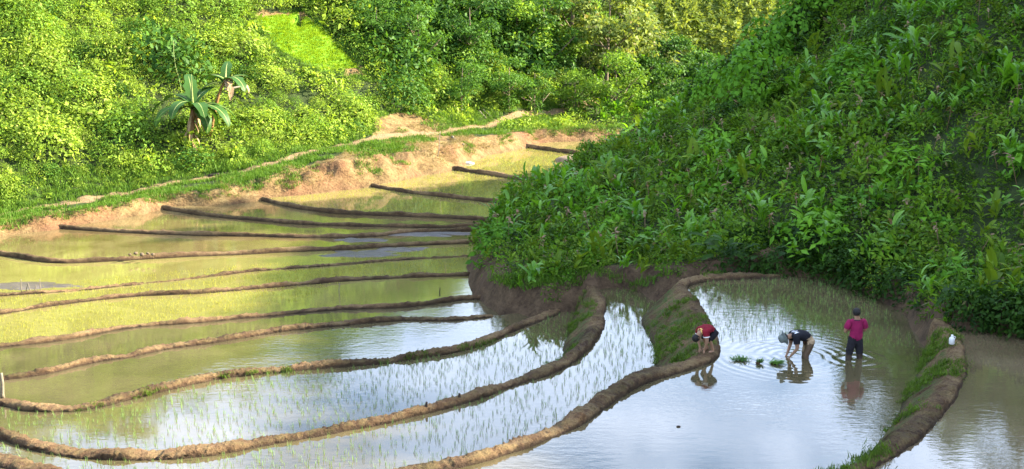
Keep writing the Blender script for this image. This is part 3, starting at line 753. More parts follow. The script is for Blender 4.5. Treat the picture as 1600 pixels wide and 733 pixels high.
# short grass along the path and on the shelf
def grass_tuft(n, h, r, seed, wid=0.012):
    g = np.random.default_rng(seed); mb = MB()
    for i in range(n):
        az = g.uniform(0, 6.28); b = (g.normal(0, r), g.normal(0, r), -0.02); hh = h * g.uniform(0.5, 1.2); ln = g.uniform(0.1, 0.6) * hh
        s = Vector((-math.sin(az), math.cos(az), 0)) * wid; d = Vector((math.cos(az), math.sin(az), 0))
        p0 = Vector(b); p1 = p0 + d * ln * 0.3 + Vector((0, 0, hh * 0.6)); p2 = p0 + d * ln + Vector((0, 0, hh))
        mb.add(([p0 - s, p0 + s, p1 + s * .8, p1 - s * .8, p2], [(0, 1, 2, 3), (3, 2, 4)]))
    return mb
gt = [grass_tuft(34, 0.20, 0.16, 100 + i, 0.014).mesh('grass_tuft', [M['grass']]) for i in range(4)]
def okG(x, y):
    z = zone(x, y); up = uphill(x, y); e = fbm(x * 0.5, y * 0.5, 0, 3, 41)
    return z['left'] & ~z['ins'] & (z['d'] > z['bw'] * 0.75 + 0.6 * e) & (z['dp'] > 0.30 + 0.2 * e) & (z['dp'] < 2.6) & ((e > -0.25) | up) & ~z['scar'] | (z['left'] & ~z['bed'] & ~z['scar'] & in_poly(z['qx'], z['qy'], np.array([(385, 24), (480, 14), (585, 106), (584, 128), (500, 132), (422, 96)])))
pG = poisson(-40, 14, 44, 100, 200000, okG, 0.15, 23)
scatter('path_grass', pG, np.random.default_rng(24).uniform(0.5, 1.3, len(pG)), gt, 25, 0.15)
M['straw'] = leaf_mat('straw', (0.16, 0.115, 0.045), (0.34, 0.27, 0.12), trans=0.25, wscale=0.7)
stw = [grass_tuft(26, 0.16, 0.14, 160 + i, 0.010).mesh('straw_tuft', [M['straw']]) for i in range(4)]
def okD(x, y):
    z = zone(x, y); e = fbm(x * 0.7, y * 0.7, 0, 3, 47)
    return z['left'] & ~z['ins'] & (z['d'] > 0.35) & (z['d'] < z['bw'] + .8) & (z['dp'] > .3) & (e > 0.0)
pX = poisson(-40, 14, 44, 100, 200000, okD, 0.13, 48)
scatter('straw_litter', pX, np.random.default_rng(49).uniform(0.35, 1.0, len(pX)), stw, 50, 0.5)
okE = lambda x, y: (lambda z, e: z['left'] & ~z['ins'] & (z['d'] > 0.42 + 0.2 * e) & (z['d'] < z['bw'] + .8) & (z['dp'] > .3) & (e > np.where(z['qx'] > 780, -0.25, np.where(z['qx'] < 470, -0.45, 0.3))))(zone(x, y), fbm(x * 0.55, y * 0.55, 0, 3, 53))
pE = poisson(-40, 14, 44, 100, 250000, okE, 0.13, 54)
scatter('bank_grass', pE, np.random.default_rng(55).uniform(0.4, 1.1, len(pE)), gt, 56, 0.3)
# nursery bed
pb = poisson(bed_poly[:, 0].min(), bed_poly[:, 0].max(), bed_poly[:, 1].min(), bed_poly[:, 1].max(), 16000, lambda x, y: in_poly(x, y, bed_poly), 0.15, 33)
nb = [grass_tuft(40, 0.13, 0.11, 130 + i, 0.012).mesh('nursery_tuft', [leaf_mat('nursery_blade', (0.17, 0.27, 0.008), (0.26, 0.38, 0.014), trans=0.4)] if i == 0 else [bpy.data.materials['nursery_blade']]) for i in range(2)]
scatter('nursery_grass', pb, np.random.default_rng(34).uniform(0.8, 1.2, len(pb)), nb, 35, 0.1)

# ------------------------------------------------------------------ shrubs of the left slope (things)
def hit_many(pxs):
    return [hit(*p) for p in pxs]
shr = [lm('shrub', leaf_cloud(900, 1.0, 1.1, 0.135, 0.52, seed=200 + i, inner=0.5), M['leaf_lime']) for i in range(5)]
shr_mid = [lm('shrub', leaf_cloud(900, 1.0, 1.15, 0.13, 0.5, seed=220 + i, inner=0.5), M['leaf_mid']) for i in range(4)]
shr_deep = [lm('shrub', leaf_cloud(760, 1.0, 1.25, 0.17, 0.5, seed=240 + i, inner=0.4), M['leaf_deep']) for i in range(4)]
def okS(x, y):
    z = zone(x, y); up = uphill(x, y)
    return z['left'] & ~z['ins'] & ~z['bed'] & ~z['scar'] & up & (z['dp'] > 1.3) & (z['d'] > z['bw'] + 0.5) & (z['qx'] < 1010) & (z['qx'] > -40) & (z['qy'] > -40)
pS = poisson(-45, 12, 54, 120, 16000, okS, lambda x, y: np.interp(y, [48, 80, 110], [0.75, 0.95, 1.4]), 43)
zS = tz(pS[:, 0], pS[:, 1]); vis = seen(pS[:, 0], pS[:, 1], zS + 0.9); pS = pS[vis]; zS = zS[vis]
qx, qy, _ = project(np.stack([pS[:, 0], pS[:, 1], zS], 1))
keep = ~((np.abs(qx - 300) < 75) & (qy > 120) & (qy < 240))
keep &= ~in_poly(qx, qy, np.array([(380, 20), (480, 5), (610, 125), (600, 150), (480, 150), (405, 100)]))
keep &= ~in_poly(qx, qy, np.array([(560, 225), (580, 170), (690, 175), (720, 215)]))
pS, zS, qx, qy = pS[keep], zS[keep], qx[keep], qy[keep]
print('shrubs before cut', len(pS))
pick = np.random.default_rng(44).random(len(pS))
rs = np.random.default_rng(45)
for i in range(min(len(pS), 290)):
    x, y = pS[i]; deepz = (qx[i] > 540 and qy[i] < 110 and qx[i] < 900)
    if deepz and pick[i] < 0.65: k, lab, grp = 'deep', 'dark green bush among the thick growth on the upper slope below the trees', 'dark bushes on the upper slope'
    elif pick[i] > 0.9: k, lab, grp = 'deep', 'dark green bush standing out on the sunlit left hillside above the footpath', 'dark bushes on the sunlit hillside'
    elif pick[i] < 0.4: k, lab, grp = 'mid', 'rounded mid-green bush on the sunlit left hillside above the footpath', 'mid-green bushes on the sunlit hillside'
    else: k, lab, grp = 'lime', 'bright yellow-green bush on the sunlit left hillside above the footpath', 'yellow-green bushes on the sunlit hillside'
    ms = dict(deep=shr_deep, mid=shr_mid, lime=shr)[k]
    o = link('shrub', ms[i % len(ms)]); s = rs.uniform(0.5, 1.0) * (1.9 if rs.random() < .38 else 1) * np.interp(y, [55, 85, 115], [0.85, 1.1, 1.6]) * (1.35 if k == 'deep' else 1)
    s *= np.clip(poly_dist(np.array([x]), np.array([y]), path_w)[0][0] / 3.0, 0.45, 1)
    o.location = (x, y, zS[i] - 0.12); o.rotation_euler = (rs.normal(0, .12), rs.normal(0, .12), rs.uniform(0, 6.28)); o.scale = (s, s * rs.uniform(.85, 1.1), s * rs.uniform(.75, 1.15))
    tag(o, lab, 'bush', grp)
gU = np.random.default_rng(46)
for i in range(75):
    px, py = gU.uniform(540, 1000), gU.uniform(2, 120)
    if py > 125 - abs(px - 760) * .12 or (px < 625 and py > 60): continue
    h = hit(px, py)
    if h is None: continue
    o = link('shrub', shr_deep[i % 4] if gU.random() < .7 else shr_mid[i % 4]); s_ = gU.uniform(1.2, 2.3); o.location = (h[0], h[1], h[2] - .3); o.scale = (s_, s_, s_ * gU.uniform(.8, 1.2)); o.rotation_euler = (0, 0, gU.uniform(0, 6.28))
    tag(o, 'large dark green bush in the thick growth under the upper trees', 'bush', 'large bushes under the upper trees')
print('shrubs', len(pS), 'pL', len(pL), 'pR', len(pR), 'pU', len(pU), 'pG', len(pG), 'pb', len(pb))

# ------------------------------------------------------------------ trees
def make_tree_meshes(name, H, spread, nleaf, Ll, lmat, seed, nlimb=6, trunk_r=0.13, low=0.35, wid=0.55):
    g = np.random.default_rng(seed); tb = MB()
    bendx, bendy = g.normal(0, .25, 2)
    tp = [Vector((bendx * t * t, bendy * t * t, H * 0.78 * t - 0.3 * (1 - t))) for t in np.linspace(0, 1, 7)]
    tb.add(tube(tp, [trunk_r * (1.15 - 0.9 * t) for t in np.linspace(0, 1, 7)], 8))
    centers = [(tp[-1] + Vector((0, 0, H * .06)), 0.32 * spread)]
    for i in range(nlimb):
        t0 = g.uniform(low, 0.9); k = t0 * 6; a = tp[int(k)].lerp(tp[min(int(k) + 1, 6)], k - int(k))
        az = i * 2.4 + g.normal(0, .4); ln = spread * g.uniform(0.55, 1.0) * (1.15 - 0.5 * t0)
        e = a + Vector((math.cos(az) * ln, math.sin(az) * ln, ln * g.uniform(0.35, 0.9)))
        mdl = a.lerp(e, .5) + Vector((0, 0, -0.08 * ln))
        r0 = trunk_r * (1.0 - 0.75 * t0) * 0.7
        tb.add(tube([a, mdl, e], [r0, r0 * .7, r0 * .3], 6)); centers.append((e, spread * g.uniform(0.32, 0.52)))
        e2 = mdl + Vector((math.cos(az + .9) * ln * .5, math.sin(az + .9) * ln * .5, ln * .35))
        tb.add(tube([mdl, e2], [r0 * .6, r0 * .25], 5)); centers.append((e2, spread * g.uniform(0.25, 0.4)))
    if low < .12: centers += [(tp[1], .42 * spread), (tp[2], .5 * spread), (tp[4], .45 * spread)]
    Vs, Fs, o = [], [], 0
    tot = sum(c[1] ** 2 for c in centers)
    for j, (c, r) in enumerate(centers):
        n = int(nleaf * r * r / tot)
        V, Fq = leaf_cloud(n, r, r * .85, Ll, wid, seed=seed * 31 + j, inner=0.35)
        V = V + np.array(c) - np.array([0, 0, r * .25]); Vs.append(V); Fs.append(Fq + o); o += len(V)
    cr = mesh_np('crown', np.vstack(Vs), np.vstack(Fs), [lmat])
    return tb.mesh('trunk', [M['bark']], True), cr
TREES = {
 'pale': [make_tree_meshes('pale', 9.0, 2.9, 3400, 0.34, M['leaf_pale'], 300 + i, 10, low=0.15) for i in range(2)],
 'deep': [make_tree_meshes('deep', 7.0, 2.7, 3400, 0.26, M['leaf_deep'], 310 + i, 9, low=0.04) for i in range(3)],
 'mid': [make_tree_meshes('mid', 6.0, 2.6, 3200, 0.27, M['leaf_mid'], 320 + i, 9, low=0.04) for i in range(2)],
 'gap': [make_tree_meshes('gap', 3.6, 1.7, 2200, 0.22, M['leaf_deep'], 330 + i, 6, 0.08, low=0.1) for i in range(2)],
 'tiny': [make_tree_meshes('tiny', 1.9, 0.75, 700, 0.15, M['leaf_shade'], 340, 6, 0.03, low=0.25)],
}
TN = 0
def tree(kind, px, y, scale, label, group, name='tree', xy=None, cat='tree'):
    global TN
    if xy is None:
        x = (px - CX) / F * (y * cp + 0.0) ; x = at_y(px, 100, y)[0]
    else: x, y = xy
    z = float(tz(x, y)[0]) - 0.1
    tm, cm = TREES[kind][TN % len(TREES[kind])]; TN += 1
    t = empty(name, (x, y, z), random.uniform(0, 6.28)); t.scale = (scale,) * 3
    tag(t, label, cat, group); link('trunk', tm, t); link('crown', cm, t)
    return t
tree('pale', 948, 99, 1.12, 'tall tree with large pale yellow-green leaves at the edge of the wood', 'trees at the top of the left slope')
tree('pale', 893, 103, 1.2, 'tall tree with a thin dark trunk standing among paler leaves', 'trees at the top of the left slope')
tree('pale', 985, 104, 0.95, 'pale leafy tree nearest to the far planted hillside', 'trees at the top of the left slope')
tree('mid', 965, 93, 0.85, 'feathery mid-green tree in front of the tall pale tree', 'trees at the top of the left slope')
tree('deep', 850, 97, 1.0, 'dark leafy tree left of the thin dark trunk', 'trees at the top of the left slope')
for i, (px, y, s) in enumerate([(560, 89, .72), (615, 91, .85), (655, 87, .7), (690, 93, .95), (735, 90, .8), (770, 96, 1.0), (810, 95, .9), (590, 86, .5), (720, 85, .55), (640, 97, 1), (795, 88, .6), (835, 90, .55), (900, 93, .6)]):
    tree('deep' if i % 3 else 'mid', px, y, s, 'dark green tree in the thick band of trees along the upper slope', 'dark trees along the upper slope')
for i, (px, y, s) in enumerate([(1022, 104, 1.15), (1045, 98, 1.0), (1065, 102, 1.15), (1088, 105, 1.25), (1035, 112, 1.3), (1030, 92, .6), (1105, 100, 1.2), (1062, 90, .85)]):
    tree('gap', px, y, s, 'small dark tree in the gap between the two hills', 'small dark trees in the valley gap')
tree('tiny', 938, 61, 1.1, 'small dark sapling silhouetted against the far orange bank', None, 'sapling')
# trees on the skyline, mirrored in the water
for i, (x, y, s) in enumerate([(-40, 120, 1.3), (-33, 128, 1.6), (-27, 124, 1.2), (-21, 130, 1.7), (-14, 128, 1.3), (-8, 132, 1.2), (-46, 112, 1.5), (-1, 134, 1.0), (-36, 116, 1.1), (-18, 122, 1.1)]):
    tree('deep' if i % 2 else 'mid', 0, y, s, 'tall tree on the left skyline, mirrored in the flooded terraces', 'trees on the left skyline seen mirrored in the water', xy=(x, y))
for i, (x, y, s_) in enumerate([(19.5, 67, .55), (22, 68, .7), (24.5, 67, .6), (27, 64, .7)]):  # out of view, added to raise the ridge in the water reflection
    tree('deep', 0, y, s_, 'unseen dark tree added on the ridge to block the sky mirrored in the field of the workers', 'unseen trees added on the shaded ridge to fill the reflection', xy=(x, y))
# young plantation on the far hill
sapm = []
for i in range(5):
    g = np.random.default_rng(400 + i); n = 260
    h = g.uniform(0.1, 1, n) ** 0.8; az = g.uniform(0, 6.28, n); rr = 0.62 * (1 - h * .75) * g.uniform(.4, 1.1, n)
    Pp = np.stack([np.cos(az) * rr, np.sin(az) * rr, h * 2.5], 1); Dd = np.stack([np.cos(az) * .6, np.sin(az) * .6, 0.75 + 0 * az], 1)
    sapm.append(lm('young_tree', leaves_at(Pp, Dd, 0.42, 0.34, -0.2, g, 0.4), M['leaf_pale']))
def okP(x, y):
    z = zone(x, y); return ~z['ins'] & (z['qx'] > 985) & (z['qx'] < 1300) & (z['qy'] < 118) & (z['qy'] > -60)
pP = poisson(10, 50, 108, 165, 5000, okP, 1.5, 55); vis = seen(pP[:, 0], pP[:, 1], tz(pP[:, 0], pP[:, 1]) + 2.0, 40); pP = pP[vis][:280]
for i, (x, y) in enumerate(pP):
    o = link('young_tree', sapm[i % 5]); s = random.uniform(1.0, 1.6); o.location = (x, y, float(tz(x, y)[0]) - .05); o.rotation_euler = (random.gauss(0, .06), random.gauss(0, .06), random.uniform(0, 6.28)); o.scale = (s, s, s * random.uniform(.85, 1.2))
    tag(o, 'upright yellow-green young tree in the plantation on the far hill', 'young tree', 'young trees planted on the far hill')
print('saplings', len(pP))

# ------------------------------------------------------------------ plants of the shaded spur
def ginger_mesh(seed):
    g = np.random.default_rng(seed); mb = MB()
    for st in range(int(g.integers(2, 5))):
        bx, by = g.normal(0, .13, 2); az0 = g.uniform(0, 6.28); hS = g.uniform(.45, .85); lx, ly = g.normal(0, .14, 2)
        mb.add(tube([(bx, by, -.1), (bx + lx * .4, by + ly * .4, hS * .5), (bx + lx, by + ly, hS)], [.016, .013, .007], 5))
        n = int(g.integers(4, 8))
        for i in range(n):
            f = .3 + .7 * i / n; az = az0 + (i % 2) * math.pi + g.normal(0, .3)
            mb.add(strip_leaf(g.uniform(.30, .55), g.uniform(.045, .075), 6, g.uniform(0.55, 1.25) + .25 * f, g.uniform(0.5, 1.5), az, (bx + lx * f, by + ly * f, hS * f), 0.3, g.normal(0, .4)))
    return mb.mesh('broadleaf_plant', [M['leaf_broad']], True)
gm_ = [ginger_mesh(500 + i) for i in range(7)]
def okQ(x, y):
    z = zone(x, y); e = fbm(x * 0.22, y * 0.22, 0, 2, 61)
    dens = np.where((z['qx'] > 1300) & (z['qy'] < 300), 0.4, np.where((z['qx'] < 1120) & (z['qy'] > 260), 0.15, -0.15))
    return (~z['left']) & ~z['ins'] & (z['d'] > 1.6) & ~((z['qx'] > 1545) & (z['qy'] > 330)) & (e + dens > np.random.default_rng(3).uniform(-.2, .75, len(x)))
pQ = poisson(-2, 34, 32, 72, 9000, okQ, 0.38, 63); zQ = tz(pQ[:, 0], pQ[:, 1]); vis = seen(pQ[:, 0], pQ[:, 1], zQ + .6, 20); pQ = pQ[vis]; zQ = zQ[vis]
print('ginger', len(pQ))
o_ = np.random.default_rng(64).permutation(len(pQ))[:295]; pQ, zQ = pQ[o_], zQ[o_]
for i, (x, y) in enumerate(pQ):
    o = link('broadleaf_plant', gm_[i % 7]); s = random.choice((.55, .7, .8, .9, 1.0, 1.25)) * random.uniform(.85, 1.15); o.location = (x, y, zQ[i] + 0.15); o.rotation_euler = (random.gauss(0, .28), random.gauss(0, .28), random.uniform(0, 6.28)); o.scale = (s, s, s)
    tag(o, 'bright green lance-leaved plant standing above the herbs on the shaded hillside', 'leafy plant', 'lance-leaved plants on the shaded hillside')
def stalk_mesh(seed):
    g = np.random.default_rng(seed); mb = MB(); h = g.uniform(.55, .85)
    mb.add(tube([(0, 0, -.1), (.01, .01, h * .6), (.04, .02, h)], [.012, .010, .007], 5))
    for i in range(int(g.integers(5, 9))):
        mb.add(strip_leaf(g.uniform(.10, .22), g.uniform(.022, .04), 3, g.uniform(-.6, .9), g.uniform(.6, 1.8), g.uniform(0, 6.28), (.035, .02, h - g.uniform(0, .22)), .3))
    return mb.mesh('dry_stalk', [M['bract']], True)
sm_ = [stalk_mesh(540 + i) for i in range(6)]
pD = poisson(-3, 33, 33, 72, 9000, lambda x, y: (lambda z: (~z['left']) & ~z['ins'] & (z['d'] > 1.2))(zone(x, y)), 1.05, 67); zD = tz(pD[:, 0], pD[:, 1]); vis = seen(pD[:, 0], pD[:, 1], zD + .6, 10); pD = pD[vis]; zD = zD[vis]
print('stalks', len(pD))
pD, zD = pD[:240], zD[:240]
for i, (x, y) in enumerate(pD):
    o = link('dry_stalk', sm_[i % 6]); s = random.uniform(.8, 1.35); o.location = (x, y, zD[i] + 0.08); o.rotation_euler = (random.gauss(0, .18), random.gauss(0, .18), random.uniform(0, 6.28)); o.scale = (s, s, s)
    tag(o, 'withered pinkish-brown flower stalk poking out of the herbs on the shaded hillside', 'dry stalk', 'withered stalks on the shaded hillside')
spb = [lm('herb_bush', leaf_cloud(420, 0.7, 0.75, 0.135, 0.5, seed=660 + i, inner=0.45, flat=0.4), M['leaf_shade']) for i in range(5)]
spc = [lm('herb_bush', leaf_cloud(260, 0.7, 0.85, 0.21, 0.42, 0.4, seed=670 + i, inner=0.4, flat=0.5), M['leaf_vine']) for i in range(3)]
pB2 = poisson(-3, 34, 33, 76, 9000, lambda x, y: (lambda z: (~z['left']) & ~z['ins'] & (z['d'] > 0.9))(zone(x, y)), 0.95, 681); zB2 = tz(pB2[:, 0], pB2[:, 1]); vis = seen(pB2[:, 0], pB2[:, 1], zB2 + .7, 20); pB2 = pB2[vis]; zB2 = zB2[vis]
print('spur bushes', len(pB2))
o_ = np.random.default_rng(682).permutation(len(pB2))[:270]
for i in o_:
    x, y = pB2[i]; kind_ = random.random() < .12
    o = link('herb_bush', (spc if kind_ else spb)[i % (3 if kind_ else 5)]); s = .5 + 1.15 * random.random() ** 1.6; o.location = (x, y, zB2[i] - .05); o.scale = (s, s, s * random.uniform(.8, 1.3)); o.rotation_euler = (random.gauss(0, .15), random.gauss(0, .15), random.uniform(0, 6.28))
    if kind_: tag(o, 'broad-leaved bush rising a little above the herbs of the shaded hillside', 'bush', 'broad-leaved bushes on the shaded hillside')
    else: tag(o, 'fine-leaved bush rising a little above the herbs of the shaded hillside', 'bush', 'fine-leaved bushes on the shaded hillside')
# vine-smothered mounds and the dark bushes over the water
vine = [lm('vine_mound', leaf_cloud(760, 1.0, 1.25, 0.16, 0.8, 0.6, inner=0.75, seed=600 + i, flat=0.9), M['leaf_vine']) for i in range(3)]
def on_slope(o, px, py, sink=0.1):
    h = hit(px, py)
    o.location = (h[0], h[1], h[2] - sink); return h
for i, (px, py, s, sz, lab) in enumerate([(1160, 172, 1.55, 1.35, 'rounded vine-covered mound of overlapping broad leaves, lower of the pair'), (1194, 132, 1.75, 1.3, 'tall vine-covered mound with a sunlit-looking pale top, behind its lower twin'),
        (1332, 128, 1.3, .8, 'broad light green bush alone in the middle of the shaded slope'), (1112, 168, 1.2, 1.2, 'darker vine-covered mound on the outer edge of the shaded spur'), (1240, 76, 1.5, 1.2, 'vine-covered mound high on the outline of the shaded spur'), (1290, 12, 1.6, 1.0, 'dark vine-covered mound topmost on the outline of the shaded spur')]):
    o = link('vine_mound', vine[i % 3]); on_slope(o, px, py, .25); o.scale = (s, s, s * sz); o.location.z += .5; o.rotation_euler = (0, 0, i * 1.3); tag(o, lab, 'bush', 'vine-covered mounds on the shaded hillside')
edge_b = [lm('bush', leaf_cloud(800, 1.0, 1.2, 0.15, 0.55, 0.4, seed=690 + i, inner=0.5), M['leaf_deep_shade']) for i in range(3)]
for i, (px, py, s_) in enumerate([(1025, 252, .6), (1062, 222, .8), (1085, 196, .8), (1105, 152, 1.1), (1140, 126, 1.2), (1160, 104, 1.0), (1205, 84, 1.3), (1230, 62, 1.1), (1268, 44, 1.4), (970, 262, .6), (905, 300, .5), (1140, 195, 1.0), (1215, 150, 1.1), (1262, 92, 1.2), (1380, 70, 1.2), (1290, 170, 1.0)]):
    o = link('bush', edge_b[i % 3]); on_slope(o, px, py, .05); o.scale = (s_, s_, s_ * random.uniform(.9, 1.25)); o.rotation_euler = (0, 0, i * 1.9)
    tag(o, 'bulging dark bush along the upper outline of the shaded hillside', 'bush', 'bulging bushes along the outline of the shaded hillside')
dk = [lm('overhanging_bush', leaf_cloud(700, 1.0, 1.0, 0.17, 0.5, 0.5, seed=620 + i, inner=0.5), M['leaf_deep_shade']) for i in range(4)]
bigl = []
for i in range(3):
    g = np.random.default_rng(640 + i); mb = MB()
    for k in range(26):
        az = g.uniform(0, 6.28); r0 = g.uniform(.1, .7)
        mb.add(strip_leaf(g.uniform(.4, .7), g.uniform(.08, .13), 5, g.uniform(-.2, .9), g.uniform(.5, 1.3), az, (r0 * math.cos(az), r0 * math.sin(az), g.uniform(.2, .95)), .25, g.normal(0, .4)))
    bigl.append(mb.mesh('overhanging_bush', [M['leaf_deep_shade']], True))
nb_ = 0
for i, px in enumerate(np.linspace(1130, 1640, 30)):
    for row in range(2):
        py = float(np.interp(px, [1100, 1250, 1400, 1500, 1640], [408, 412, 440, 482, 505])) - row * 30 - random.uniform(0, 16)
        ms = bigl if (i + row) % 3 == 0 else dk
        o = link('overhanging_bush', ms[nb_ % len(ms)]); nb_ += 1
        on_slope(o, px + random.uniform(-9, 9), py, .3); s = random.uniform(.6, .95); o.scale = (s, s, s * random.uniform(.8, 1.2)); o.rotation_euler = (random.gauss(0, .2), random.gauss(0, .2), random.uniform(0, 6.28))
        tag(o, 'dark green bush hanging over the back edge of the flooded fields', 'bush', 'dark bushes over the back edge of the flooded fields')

# ------------------------------------------------------------------ banana plants
def banana_leaf_mesh(seed, Ll, wd, lift, curl, segs=14, dead=False):
    g = np.random.default_rng(seed); mb = MB()
    mb.add(strip_leaf(Ll, wd, segs, lift, curl, 0, (0, 0, 0), .12 if not dead else .5, g.normal(0, .2), .35 if not dead else .6, g))
    pth = []; p = Vector((0, 0, 0)); el = lift
    for i in range(segs + 1):
        pth.append(p.copy() + Vector((0, 0, -.008))); p = p + Vector((math.cos(el), 0, math.sin(el))) * (Ll / segs); el -= curl / segs
    mb.add(tube(pth, [.026 * (1 - i / segs) + .005 for i in range(segs + 1)], 5), 1)
    return mb.mesh('leaf', [M['dry_leaf'] if dead else M['leaf_banana'], M['dry_leaf'] if dead else M['rib']], True)
M['rib'] = plain_mat('leaf_rib', (0.22, 0.26, 0.07), 0.5, 0.3)
M['bstem'] = plain_mat('banana_stem', (0.20, 0.11, 0.055), 0.75, 0.25, 0.5, 5, 0.4)
M['bstem_dry'] = plain_mat('banana_stem_dry', (0.24, 0.13, 0.045), 0.75, 0.25, 0.4, 5, 0.4)
def banana(px, py, stem_pts, rad, leaves, label, stem_mat, rags=0):
    h = hit(px, py); t = empty('banana_plant', (h[0], h[1], h[2] - .1)); t.scale = (1.4, 1.4, 1.25); tag(t, label, 'banana plant', 'banana plants above the footpath')
    mb = MB(); mb.add(tube(smooth_pl(np.array(stem_pts), .25), list(np.interp(np.linspace(0, 1, len(smooth_pl(np.array(stem_pts), .25))), [0, .15, 1], [rad * 1.25, rad, rad * .55])), 10))
    link('stem', mb.mesh('stem', [M[stem_mat]], True), t)
    top = Vector(stem_pts[-1])
    for i, (az, Ll, wd, lift, curl, dead) in enumerate(leaves):
        lf = link('leaf', banana_leaf_mesh(700 + i + int(px), Ll, wd, lift, curl + (.7 if wd > .1 else 0), dead=dead), t); lf.location = top - Vector((0, 0, .12 if i % 2 else 0)); lf.rotation_euler = (0, 0, R(az)); lf.scale = (1.05, 1.6, 1)
    if rags:
        g = np.random.default_rng(9); mb = MB()
        for k in range(rags):
            f = g.uniform(.3, .95); b = Vector(stem_pts[0]).lerp(top, f); az = g.uniform(0, 6.28)
            mb.add(strip_leaf(g.uniform(.5, .9), .07, 5, -.9, .7, az, (b.x + .08 * math.cos(az), b.y + .08 * math.sin(az), b.z), .4, .4))
        link('dry_sheath', mb.mesh('dry_sheath', [M['dry_leaf']], True), t)
    return t
banana(300, 236, [(0, 0, 0), (.03, 0, 1.0), (.12, 0, 2.1)], .14,
       [(175, 2.0, .2, .75, 1.5, 0), (215, 2.0, .22, .5, 1.4, 0), (150, 1.7, .2, 1.0, 1.3, 0), (-20, 2.1, .23, .55, 1.5, 0), (15, 2.2, .24, .35, 1.2, 0), (60, 1.8, .22, 1.15, .7, 0), (110, 1.9, .2, 1.35, .5, 0), (-60, 1.8, .22, .8, 1.4, 0), (-110, 1.8, .2, .7, 1.5, 0), (100, 1.5, .03, 1.5, .1, 0), (195, 1.6, .2, -.1, 1.1, 0), (-35, 1.5, .2, -.1, 1.2, 0), (40, 1.6, .2, .1, 1.3, 0)],
       'banana plant with an upright ragged stem and a spray of drooping green leaves', 'bstem', 16)
banana(327, 212, [(0, 0, 0), (.2, 0, .9), (.45, .0, 1.9), (.75, 0, 2.6)], .085,
       [(-10, 1.3, .12, .3, 1.2, 1), (20, 1.4, .2, .9, 1.3, 0), (-40, 1.5, .2, .6, 1.4, 0), (130, 1.5, .2, .9, 1.3, 0), (-60, 1.2, .12, -.2, 1.0, 1), (95, 1.5, .16, 1.2, .5, 0), (160, 1.4, .2, .7, 1.2, 0), (200, 1.5, .2, .2, 1.0, 0)],
       'leaning banana plant with an orange stem and withered brown leaves', 'bstem_dry', 0)
for i, (px, py, az, s) in enumerate([(290, 203, 190, .7), (300, 196, 170, .6)]):
    t = empty('banana_sucker', tuple(hit(px, py) - np.array([0, 0, .1]))); tag(t, ['young banana sucker with a few broad leaves left of the ragged stem', 'young banana sucker half hidden behind the ragged stem'][i], 'banana plant', 'banana plants above the footpath')
    for k in range(5):
        lf = link('leaf', banana_leaf_mesh(760 + 7 * i + k, 1.0, .2, 1.1 - .1 * k, 1.3), t); lf.rotation_euler = (0, 0, R(az + k * 70)); lf.location = (0, 0, .3)

# ------------------------------------------------------------------ rice seedlings
def tuft_mesh(n, h, seed, mat, wid, spread=.02):
    g = np.random.default_rng(seed); mb = MB()
    for i in range(n):
        az = g.uniform(0, 6.28); hh = h * g.uniform(.65, 1.15); ln = hh * g.uniform(.05, .4)
        s = Vector((-math.sin(az), math.cos(az), 0)) * wid; d = Vector((math.cos(az), math.sin(az), 0)); p0 = Vector((g.normal(0, spread), g.normal(0, spread), -.03))
        p1 = p0 + d * ln * .3 + Vector((0, 0, hh * .65)); p2 = p0 + d * ln + Vector((0, 0, hh))
        mb.add(([p0 - s, p0 + s, p1 + s * .8, p1 - s * .8, p2], [(0, 1, 2, 3), (3, 2, 4)]))
    return mb.mesh('rice_seedling', [mat])
def planted(k, px_poly, gap, seed, jit=.3, angle=0.3, keepf=1.0, noise_cut=None):
    lv = LV[k]; pg = np.array([at_z(p[0], p[1], lv)[:2] for p in px_poly]) if px_poly is not None else PO[k]
    x0, x1 = max(pg[:, 0].min(), -34), min(pg[:, 0].max(), 30); y0, y1 = pg[:, 1].min(), pg[:, 1].max()
    g = np.random.default_rng(seed); R_ = max(x1 - x0, y1 - y0)
    a, b = np.meshgrid(np.arange(-R_, R_, gap), np.arange(-R_, R_, gap)); a = a.ravel(); b = b.ravel()
    ca, sa = math.cos(angle), math.sin(angle)
    x = (x0 + x1) / 2 + a * ca - b * sa + 0.1 * vnoise(a * .4, b * .4, 0, seed) + g.normal(0, jit * gap * .5, len(a)); y = (y0 + y1) / 2 + a * sa + b * ca + g.normal(0, jit * gap * .5, len(a))
    m = in_poly(x, y, pg) & in_poly(x, y, PO[k]) & in_poly(x, y, valley) & (g.random(len(a)) < keepf)
    d1, _ = poly_dist(x, y, tL); d2, _ = poly_dist(x, y, tR); m &= (d1 > .25) & (d2 > .3)
    for kk_, w_ in bund_xy.items():
        dd, _ = poly_dist(x, y, w_[::3]); m &= dd > 0.3
    if noise_cut is not None: m &= fbm(x * .3, y * .3, 0, 3, seed) > noise_cut
    x, y = x[m], y[m]; qx, qy, _ = project(np.stack([x, y, x * 0 + lv], 1)); f = (qx > -30) & (qx < 1630) & (qy < 760)
    return np.stack([x[f], y[f], np.full(f.sum(), lv)], 1)
gapN = 0.205
pts_near = np.vstack([planted('N', None, gapN, 71, angle=.5, keepf=.7), planted('P2', None, gapN, 72, angle=.35, keepf=.7),
                      planted('PP', [(1062, 445), (1090, 428), (1250, 433), (1340, 450), (1420, 500), (1432, 545), (1370, 545), (1290, 530), (1200, 525), (1150, 535), (1122, 530), (1105, 500)], .22, 73, angle=.2, keepf=.95)])
_, _, dep = project(pts_near); order = np.argsort(dep)
tm_ = [tuft_mesh(5, .17, 800 + i, M['seedling'], .0042) for i in range(6)]
ind = pts_near[order[:300]]; rest = pts_near[order[300:]]
